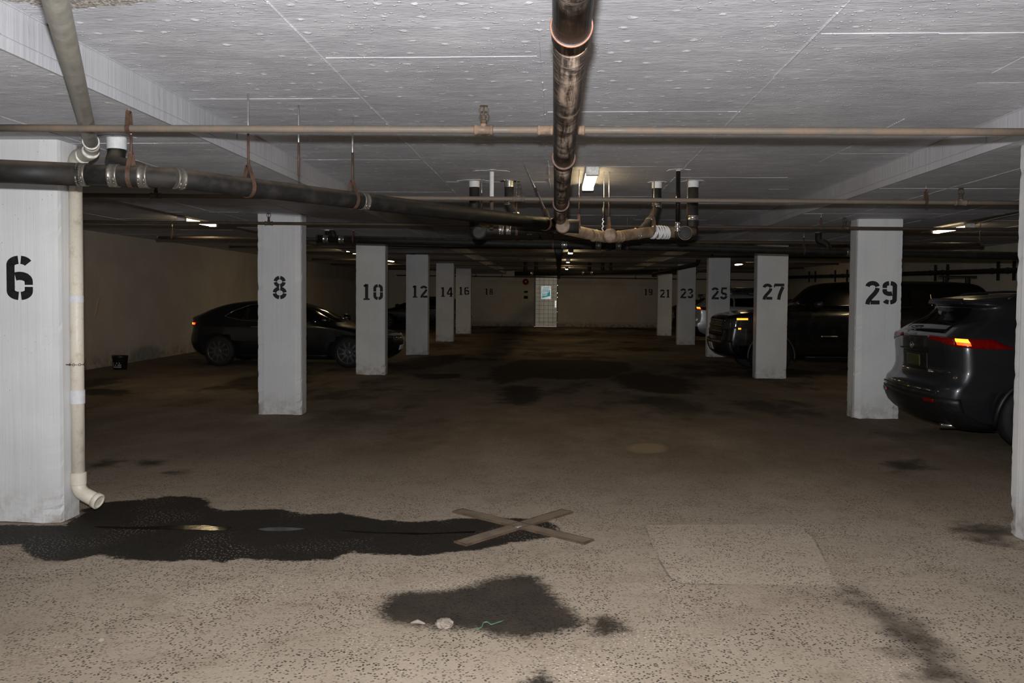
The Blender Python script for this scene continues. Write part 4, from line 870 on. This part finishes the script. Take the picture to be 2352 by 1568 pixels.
# --- grey compact hatchback SUV in the right foreground
SUV_K = [(.20, .30, 4.30, .78), (.30, .14, 4.48, .86), (.42, .03, 4.57, .905), (.55, .0, 4.60, .925), (.66, .02, 4.61, .93), (.74, .09, 4.60, .928), (.86, .13, 4.56, .925), (.98, .125, 4.38, .925), (1.09, .115, 3.80, .92), (1.19, .115, 3.40, .905), (1.24, .165, 3.20, .885), (1.32, .27, 3.04, .835), (1.44, .47, 2.78, .755), (1.54, .53, 2.60, .705), (1.575, .44, 2.52, .69), (1.61, .44, 2.40, .66), (1.66, .72, 2.15, .56), (1.69, 1.1, 1.9, .36), (1.70, 1.4, 1.6, .12)]
def suv(name, label, loc, body, detail=True, plate='plate_yellow', rimmat='alloy'):
    C_ = Car(SUV_K, kr=.66, rr=.22, br=.12); r = car_root(name, label, loc); wx = (1.06, 3.74); C_.body('body', body, r, wx, .36)
    for x in wx:
        for s in (-1, 1): wheel(r, x, s*.905, .36, 10, rimmat)
        for s in (-1, 1):
            m = L_(); m.torus((x, s*.918, .36), (0, 1, 0), .425, .028, 30, 8, math.radians(-95), math.radians(95)) if 0 else None
            pts = [V(x+math.cos(t)*.425, s*(C_.w(min(.36+math.sin(t)*.425, 1.0))*.985+.006), .36+math.sin(t)*.425) for t in np.linspace(-.25, math.pi+.25, 26)]; m.tube(pts, .03, 8); m.build('arch_cladding', 'black', r)
    m = L_(); C_.patch(m, [(-2.05, .22), (2.05, .22), (1.95, .56), (-1.95, .56)], nu=40, nz=6, off=.012); m.build('rear_bumper_cladding', 'black', r)
    both(C_, 'sill_cladding', 'black', r, [('x', 1.5, .22), ('x', 3.3, .22), ('x', 3.3, .36), ('x', 1.5, .36)], off=.014)
    cross(C_, 'rear_window', 'glass', r, .98, 1.255, .92, 1.53, off=.004)
    both(C_, 'quarter_window', 'glass', r, [('x', 1.05, 1.30), ('x', 1.42, 1.23), ('x', 1.42, 1.51), ('x', 1.25, 1.49)], off=.004, nu=8)
    both(C_, 'rear_door_window', 'glass', r, [('x', 1.48, 1.23), ('x', 2.18, 1.22), ('x', 2.16, 1.52), ('x', 1.48, 1.50)], off=.004, nu=8)
    both(C_, 'front_door_window', 'glass', r, [('x', 2.26, 1.22), ('x', 3.02, 1.23), ('x', 2.66, 1.50), ('x', 2.24, 1.52)], off=.004, nu=8)
    nose(C_, 'windscreen', 'glass', r, 1.1, 1.27, 1.0, 1.54, off=.004)
    both(C_, 'tail_lamp', 'tail_red', r, [(.62, 1.185), (1.5, 1.12), (1.5, 1.205), (.62, 1.215)], off=.014, nu=16)
    both(C_, 'tail_lamp_tip', 'tail_red', r, [(1.5, 1.12), ('x', .82, 1.10), ('x', .58, 1.205), (1.5, 1.205)], off=.013, nu=12)
    m = L_(); C_.patch(m, [(1.56, 1.14), (1.90, 1.13), (1.88, 1.16), (1.53, 1.17)], off=.018, side=-1); m.build('reflector_glow', 'tail_flash_glow', r)  # glow added where the tail reflector returns the flash
    m = L_(); C_.patch(m, [(1.53, 1.17), (1.88, 1.16), (1.82, 1.198), (1.50, 1.20)], off=.018, side=-1); m.build('reflector_glow_core', 'tail_flash_core', r)
    cross(C_, 'number_plate_recess', 'black', r, .55, .82, .55, 1.02, off=.003)
    cross(C_, 'number_plate', plate, r, .29, .855, .29, .99, off=.012)
    both(C_, 'rear_reflector', 'tail_red', r, [(.85, .50), (1.25, .50), (1.25, .535), (.85, .535)], off=.022)
    cross(C_, 'rear_spoiler', 'black', r, .98, 1.555, .92, 1.62, off=.02)
    if detail:
        p = C_.P(0, 1.09, -1, .012); m = L_(); n = V(-1, 0, 0)
        for sx, sy in ((.05, .034), (.021, .032), (.036, .015)):
            m.tube([p+V(0, math.cos(t)*sx, math.sin(t)*sy+(.016 if sy == .015 else 0)) for t in np.linspace(0, 2*math.pi, 29)[:-1]], .0045, 6, False, True)
        m.build('emblem', 'chrome', r)
        m = L_(); y0 = -.52
        for i, wd in enumerate((.03, .03, .025, .035, .02)): C_.patch(m, [(.62+.035*i, .80), (.64+.035*i, .80), (.64+.035*i, .83), (.62+.035*i, .83)], nu=2, nz=2, off=.008); 
        m.build('badge_lettering', 'chrome', r)
        m = L_(); C_.patch(m, [(-.7, 1.035), (.7, 1.035), (.7, 1.05), (-.7, 1.05)], nu=20, nz=2, off=.012); m.build('tailgate_garnish', 'black', r)
        m = L_(); C_.patch(m, [(-1.3, .60), (1.3, .60), (1.3, .612), (-1.3, .612)], nu=24, nz=2, off=.013); m.build('bumper_crease', 'black', r)
        m = L_(); m.tube([V(.55, -.62, .235), V(.18, -.60, .23)], .03, 14); m.tube([V(.5, -.3, .26), V(2.2, -.2, .26)], .035, 12); m.build('exhaust_pipe', 'chrome', r)
        m = L_(); m.lathe((1.35, 0, 1.685), (-.3, 0, 1), [(0, .04), (.02, .035), (.07, .015), (.09, .006)], 12); m.build('roof_fin', body, r)
    for s in (-1, 1):
        m = L_(); pts = [V(x, s*.60, z) for x, z in ((.85, 1.62), (.95, 1.69), (1.5, 1.725), (2.2, 1.70), (2.3, 1.63))]; m.tube(bend(pts, .1, 4), .014, 8); m.build('roof_rail', 'black', r)
    mirror_(r, 3.15, .93, 1.12, body)
    both(C_, 'door_handle', body, r, [('x', 1.62, .98), ('x', 1.84, .98), ('x', 1.84, 1.01), ('x', 1.62, 1.01)], off=.03)
    both(C_, 'headlamp', 'headlamp', r, [(3.3, .86), (4.3, .84), (4.3, .93), (3.4, .96)], off=.01)
    nose(C_, 'grille', 'black', r, .95, .45, .95, .80, off=.01)
    return r, C_
suv('hatchback', 'slate grey hatchback backed towards the aisle with a tail reflector given a flash glow, right foreground', (4.08, 10.02, 0), 'paint_grey')
sv, _ = suv('hatchback', 'silver estate car with a red tail reflector given a flash glow seen between columns 23 and 25', (4.45, 28.95, 0), 'paint_silver', False, 'plate')
m = L_(); m.box((1.5, -.6, 1.74), (2.75, .1, 1.87), ch=.05)
for x in (1.7, 2.5): m.box((x-.02, -.62, 1.69), (x+.02, .62, 1.745))
m.build('roof_box', 'black', sv)
# --- charcoal saloon on the left
SED_K = [(.17, .40, 4.42, .78), (.28, .16, 4.60, .87), (.42, .05, 4.67, .915), (.56, .01, 4.69, .925), (.66, .02, 4.66, .925), (.73, .04, 4.52, .922), (.80, .055, 4.22, .915), (.87, .06, 3.85, .905), (.93, .055, 3.55, .885), (.99, .045, 3.38, .865), (1.035, .03, 3.28, .85), (1.065, .05, 3.22, .84), (1.13, .20, 3.08, .80), (1.24, .43, 2.86, .735), (1.33, .70, 2.60, .67), (1.39, .98, 2.34, .59), (1.425, 1.28, 2.08, .45), (1.44, 1.55, 1.80, .2)]
def sedan(name, label, loc, body, flip=False, lit=True):
    C_ = Car(SED_K, kr=.60, kf=.5, rr=.34, rf=.55, br=.14, bf=.3); r = car_root(name, label, loc, flip); wx = (.80, 3.665); C_.body('body', body, r, wx, .335, .045)
    for x in wx:
        for s in (-1, 1): wheel(r, x, s*.905, .335, 10, 'dark_alloy')
    cross(C_, 'rear_window', 'glass', r, .98, 1.09, .85, 1.38, off=.004)
    nose(C_, 'windscreen', 'glass', r, 1.15, .98, 1.0, 1.36, off=.004)
    both(C_, 'rear_quarter_window', 'glass', r, [('x', .98, 1.09), ('x', 1.42, 1.0), ('x', 1.42, 1.33), ('x', 1.15, 1.24)], off=.004, nu=8)
    both(C_, 'rear_door_window', 'glass', r, [('x', 1.46, .995), ('x', 2.12, .985), ('x', 2.10, 1.36), ('x', 1.46, 1.335)], off=.004, nu=8)
    both(C_, 'front_door_window', 'glass', r, [('x', 2.18, .985), ('x', 3.28, .985), ('x', 2.50, 1.34), ('x', 2.16, 1.365)], off=.004, nu=10)
    for s in (-1, 1):
        m = L_(); pts = [C_.P(C_.ux(x, z), z, s, .008) for x, z in ((.92, 1.09), (1.08, 1.20), (1.42, 1.335), (1.9, 1.375), (2.4, 1.36), (2.9, 1.16), (3.32, .975), (2.6, .975), (1.9, .98), (1.3, 1.01), (1.0, 1.07), (.92, 1.09))]; m.tube(bend(pts, .05, 3), .008, 6); m.build('window_trim', 'chrome', r)
    both(C_, 'tail_lamp', 'tail_red', r, [(.6, .885), (1.72, .89), (1.80, .96), (.6, .97)], off=.012)
    if lit:  # adds the glow of a tail reflector catching the flash
        for s in ((-1,) if not flip else (1,)):
            m = L_(); C_.patch(m, [(1.0, .895), (1.60, .90), (1.64, .945), (1.0, .95)], off=.017, side=s); m.build('reflector_glow', 'tail_flash_glow', r)
            m = L_(); C_.patch(m, [(1.05, .912), (1.46, .912), (1.48, .942), (1.05, .945)], off=.02, side=s); m.build('reflector_glow_core', 'tail_flash_core', r)
    both(C_, 'headlamp', 'headlamp', r, [(3.25, .66), (4.2, .62), (4.2, .67), (3.3, .735)], off=.01)
    both(C_, 'door_handle', 'chrome', r, [('x', 1.52, .86), ('x', 1.72, .86), ('x', 1.72, .88), ('x', 1.52, .88)], off=.01, nz=2)
    both(C_, 'front_door_handle', 'chrome', r, [('x', 2.35, .86), ('x', 2.55, .86), ('x', 2.55, .88), ('x', 2.35, .88)], off=.01, nz=2)
    nose(C_, 'front_number_plate', 'plate', r, .5, .36, .5, .47, off=.012)
    cross(C_, 'number_plate', 'plate', r, .35, .62, .35, .73, off=.01)
    both(C_, 'sill', 'black', r, [('x', 1.2, .19), ('x', 3.2, .19), ('x', 3.2, .27), ('x', 1.2, .27)], off=.01)
    mirror_(r, 3.12, .90, .98, body)
    return r, C_
sedan('saloon_car', 'charcoal saloon with a tail reflector given a flash glow parked sideways behind columns 8 and 10', (-8.15, 18.55, 0), 'paint_charcoal')
sedan('saloon_car', 'dark navy car at the far left, seen behind columns 10, 12 and 14', (-3.75, 36.6, 0), 'paint_navy', True, False)
sedan('saloon_car', 'sliver of a black car between columns 21 and 23', (4.55, 34.2, 0), 'paint_black', False, False)
# --- black pickup with a canopy
PK = [(0.34, 0.44, 5.6, 0.88), (0.46, 0.27, 5.84, 0.96), (0.62, 0.22, 5.9, 0.99), (0.8, 0.22, 5.88, 1), (0.98, 0.24, 5.85, 1), (1.14, 0.25, 5.82, 0.995), (1.22, 0.255, 5.72, 0.985), (1.28, 0.26, 5.4, 0.97), (1.33, 0.27, 4.75, 0.95), (1.365, 0.28, 4.28, 0.93), (1.46, 0.32, 4.16, 0.9), (1.66, 0.42, 3.96, 0.84), (1.82, 0.53, 3.78, 0.785), (1.895, 0.66, 3.58, 0.73), (1.935, 0.92, 3.2, 0.62), (1.955, 1.32, 2.7, 0.42), (1.96, 1.72, 2.3, 0.2)]
C_ = Car(PK, kr=.8, kf=.72, rr=.14, rf=.22, br=.04, bf=.1, taper=.03); pk = car_root('pickup_truck', 'black canopied pickup with an amber reflector given a flash glow, nose towards the aisle behind column 27', (9.25, 18.15, 0), True)
C_.body('body', 'paint_black', pk, (1.15, 4.88), .40, .06)
for x in (1.15, 4.88):
    for s in (-1, 1):
        wheel(pk, x, s*.975, .40, 6, 'dark_alloy', .26)
        m = L_(); m.tube([V(x+math.cos(t)*.47, s*.985, .40+math.sin(t)*.47) for t in np.linspace(-.2, math.pi+.2, 26)], .03, 8); m.build('arch_flare', 'black', pk)
nose(C_, 'windscreen', 'glass', pk, 1.1, 1.44, 1.0, 1.85, off=.004)
nose(C_, 'grille', 'black', pk, 1.0, .78, 1.0, 1.16, off=.015)
m = L_()
for z in (.86, .98, 1.09):
    for s in (-1, 1): C_.patch(m, [(4.0, z), (5, z), (5, z+.035), (4.0, z+.035)], off=.03, side=s, nz=2)
m.build('grille_bars', 'dark_alloy', pk)
both(C_, 'headlamp', 'headlamp', pk, [('x', 5.3, .96), (4.0, .92), (4.0, 1.14), ('x', 5.25, 1.17)], off=.012)
for s in (1,):  # glow added where the amber reflectors catch the flash
    m = L_(); C_.patch(m, [('x', 5.36, 1.135), ('x', 5.58, 1.13), ('x', 5.58, 1.165), ('x', 5.36, 1.17)], off=.018, side=s); m.build('amber_reflector_glow', 'amber', pk)
    m = L_(); C_.patch(m, [('x', 5.50, .94), ('x', 5.555, .94), ('x', 5.555, .97), ('x', 5.50, .97)], off=.018, side=s); m.build('small_amber_glow', 'amber', pk)
nose(C_, 'front_bumper', 'black', pk, 1.9, .42, 1.9, .70, off=.03)
nose(C_, 'front_number_plate', 'plate', pk, .28, .50, .28, .63, off=.045)
both(C_, 'front_door_window', 'glass', pk, [('x', 2.98, 1.36), ('x', 3.98, 1.37), ('x', 3.66, 1.80), ('x', 2.98, 1.83)], off=.004, nu=8)
both(C_, 'rear_door_window', 'glass', pk, [('x', 2.02, 1.37), ('x', 2.92, 1.36), ('x', 2.92, 1.83), ('x', 2.05, 1.83)], off=.004, nu=8)
both(C_, 'canopy_window', 'glass', pk, [('x', .6, 1.40), ('x', 1.75, 1.39), ('x', 1.75, 1.76), ('x', .75, 1.72)], off=.004, nu=8)
both(C_, 'door_handle', 'chrome', pk, [('x', 3.02, 1.20), ('x', 3.2, 1.20), ('x', 3.2, 1.23), ('x', 3.02, 1.23)], off=.02, nz=2)
both(C_, 'fender_badge', 'chrome', pk, [('x', 3.55, .80), ('x', 3.9, .80), ('x', 3.9, .83), ('x', 3.55, .83)], off=.008, nz=2)
both(C_, 'running_board', 'black', pk, [('x', 1.7, .35), ('x', 4.2, .35), ('x', 4.2, .43), ('x', 1.7, .43)], off=.06)
both(C_, 'tail_lamp', 'tail_red', pk, [(1.0, .95), (1.9, .95), (1.9, 1.25), (1.0, 1.25)], off=.01)
mirror_(pk, 3.92, 1.02, 1.42, 'black')
for s in (1,):
    m = L_(); m.box((.62, s*.52-.02, 2.04), (1.40, s*.52+.02, 2.075), ch=.01)
    for x in (.80, 1.25): m.box((x-.04, s*.52-.04, 1.86), (x+.04, s*.52+.04, 2.05), ch=.012)
    m.build('roof_rack', 'black', pk)
# ------------------------------------------------------------------ things on the floor
def bar_pts(a, b, w):
    a, b = fl(*a), fl(*b); d = (b-a).normalized(); n = V(-d.y, d.x, 0)*w; return a, b, d, n
xa = empty('cross_cover', fl(1190, 1212), 'brown steel cross shaped drain cover in the floor where the wet trail ends', 'drain cover')
for (p, q) in (((1052, 1174), (1352, 1246)), ((1302, 1175), (1058, 1250))):
    a, b, d, n = bar_pts(p, q, .052); rot = Matrix((d, n.normalized(), V(0, 0, 1))).transposed().to_4x4(); L = (b-a).length; mt = Matrix.Translation(a) @ rot
    MB().box((0, -.052, -.004), (L, .052, .010 if p[0] < 1200 else .0085), mt, .002).build('cover_bar', 'steel', xa)
    m = MB()
    for s in (-1, 1): m.box((0, s*.055-.004, -.004), (L, s*.055+.004, .012), mt, .001)
    m.box((-.006, -.06, -.004), (.006, .06, .013), mt); m.box((L-.006, -.06, -.004), (L+.006, .06, .013), mt); m.build('bar_rim', 'dark_rim', xa)
c = fl(1190, 1212); MB().lathe((c.x, c.y, .0), (0, 0, 1), [(0, .025), (.014, .025), (.017, .018), (.018, .005)]).build('centre_bolt', 'rod', xa)
s0 = fl(1021, 1437); r = random.Random(3); bm = bmesh.new(); bmesh.ops.create_icosphere(bm, subdivisions=3, radius=1)
for v in bm.verts: v.co *= 1+r.uniform(-.12, .12); v.co = V(v.co.x*.046+s0.x, v.co.y*.05+s0.y, max(-.002, v.co.z*.022+.012))
bm.verts.index_update(); m = MB(); m.add([v.co for v in bm.verts], [[v.index for v in f.verts] for f in bm.faces]); bm.free(); tag(m.build('stone', 'stone'), 'pale flat stone at the front edge of the dark oily stain', 'stone')
s1 = fl(963, 1432); m = MB(); m.tube([s1+V(-.045, 0, .002), s1+V(-.01, .008, .008), s1+V(.03, -.004, .003)], [.004, .012, .004], 8); tag(m.build('stone_chip', 'stone'), 'thin stone chip in the oily stain left of the pale stone', 'stone')
s2 = fl(233, 1471); m = MB(); m.lathe((s2.x, s2.y, -.002), (0, 0, 1), [(0, .016), (.008, .018), (.014, .012), (.018, .003)], 10); tag(m.build('pebble', 'stone'), 'small pale pebble alone on the dry concrete at lower left', 'stone')
P_ = [fl(x, y)+V(0, 0, .006) for x, y in ((1095, 1449), (1107, 1442), (1110, 1432), (1119, 1430), (1128, 1437), (1142, 1432), (1158, 1427))]
tag(MB().tube(bend(P_, .01, 3), .0032, 7).build('twine', 'green_twine'), 'short kinked piece of green twine lying in the dark oily stain', 'string')
# bucket by the left wall
bb = fl(276, 848); bk = empty('bucket', (bb.x, bb.y, 0), 'small black bucket standing by the left wall behind the saloon', 'bucket')
m = MB(); m.lathe((bb.x, bb.y, 0), (0, 0, 1), [(0, .128), (.004, .13), (.24, .15), (.25, .158), (.285, .158), (.287, .15), (.27, .145), (.02, .12)], 32); m.build('pail', 'black', bk)
m = MB()
for k in range(7):
    a = math.radians(-120+k*10); 
    for zz in (.06, .10, .14):
        if r.random() < .7: m.box((-.004, -.002, -.012), (.016, .002, .012), Matrix.Translation((bb.x+math.cos(a)*(.137+zz*.07), bb.y+math.sin(a)*(.137+zz*.07), zz)) @ Matrix.Rotation(a+math.pi/2, 4, 'Z'))
m.build('worn_label', simple('worn_label_print', S(170, 168, 164), .6), bk)
MB().torus((bb.x, bb.y, .265), (0, .35, .9), .162, .004, 30, 6, math.pi, 2*math.pi).build('handle', 'rod', bk)
# standing water in the wet trail
nw = N('standing_water'); nw.set(S(22, 19, 16), .10, 0, .5); nw.bump(nw.noise(26, 3), .12, .004); MAT['water'] = nw.m
def puddle(px, label):
    P_ = [fl(x, y) for x, y in px]; n = len(P_); P_ = [P_[i].lerp(P_[(i+1) % n], t) for i in range(n) for t in (0, .5)]; P_ = [p+V(random.uniform(-.012, .012), random.uniform(-.012, .012), 0) for p in P_]; n = len(P_)
    m = MB(); m.add([p+V(0, 0, .0025) for p in P_]+[p-V(0, 0, .002) for p in P_], [tuple(range(n)), tuple(range(n, 2*n))[::-1]]+[(i, (i+1) % n, n+(i+1) % n, n+i) for i in range(n)]); tag(m.build('puddle', 'water'), label, 'puddle')
puddle([(215, 1208), (300, 1210), (400, 1207), (470, 1206), (530, 1212), (520, 1219), (440, 1217), (330, 1215), (230, 1212)], 'thin standing water in the wet trail near the drain spout')
puddle([(590, 1214), (640, 1211), (690, 1212), (700, 1216), (660, 1220), (610, 1220)], 'small puddle in the wet trail midway to the cross cover')
puddle([(780, 1219), (880, 1222), (990, 1224), (1090, 1221), (1085, 1224), (960, 1228), (860, 1225)], 'narrow standing water in the wet trail beside the cross cover')

w0 = atX(228, 684, XL); w1 = atX(219, 727, XL); d = (w0-w1); m = MB(); m.add([w1+V(0, -.03, 0), w1+V(.012, -.03, 0), w1+V(.012, .03, 0), w1+V(0, .03, 0), w0+V(0, -.03, 0), w0+V(.012, -.03, 0), w0+V(.012, .03, 0), w0+V(0, .03, 0)], [(0, 1, 2, 3), (7, 6, 5, 4), (0, 4, 5, 1), (1, 5, 6, 2), (2, 6, 7, 3), (3, 7, 4, 0)])
tag(m.build('wood_strip', simple('pale_wood_strip', S(200, 178, 150), .6)), 'pale narrow strip fixed slantwise on the left wall above the bucket', 'strip')
# ------------------------------------------------------------------ light: the camera's flash and the strip lamps
fl_ = bpy.data.lights.new('camera_flash', 'SPOT'); fl_.energy = 1450; fl_.spot_size = math.radians(150); fl_.spot_blend = 1.0; fl_.shadow_soft_size = .03; fl_.color = (.985, .99, 1.0)
fo = bpy.data.objects.new('camera_flash', fl_); COL.objects.link(fo)
fd_ = (M @ Vector((0.0, .30, -1))).normalized()
fo.location = EYE + V(-.02, .03, .19); fo.rotation_euler = fd_.to_track_quat('-Z', 'Y').to_euler()
w = bpy.data.worlds.new('world'); SC.world = w; w.use_nodes = True; w.node_tree.nodes['Background'].inputs[0].default_value = (.9, .75, .55, 1); w.node_tree.nodes['Background'].inputs[1].default_value = 0.02  # adds a weak warm ambient fill with no lamp behind it
vs_ = SC.view_settings; vs_.view_transform = 'Standard'; vs_.look = 'None'; vs_.gamma = 1; vs_.use_curve_mapping = False; vs_.exposure = 0
SC.cycles.sample_clamp_indirect = 4
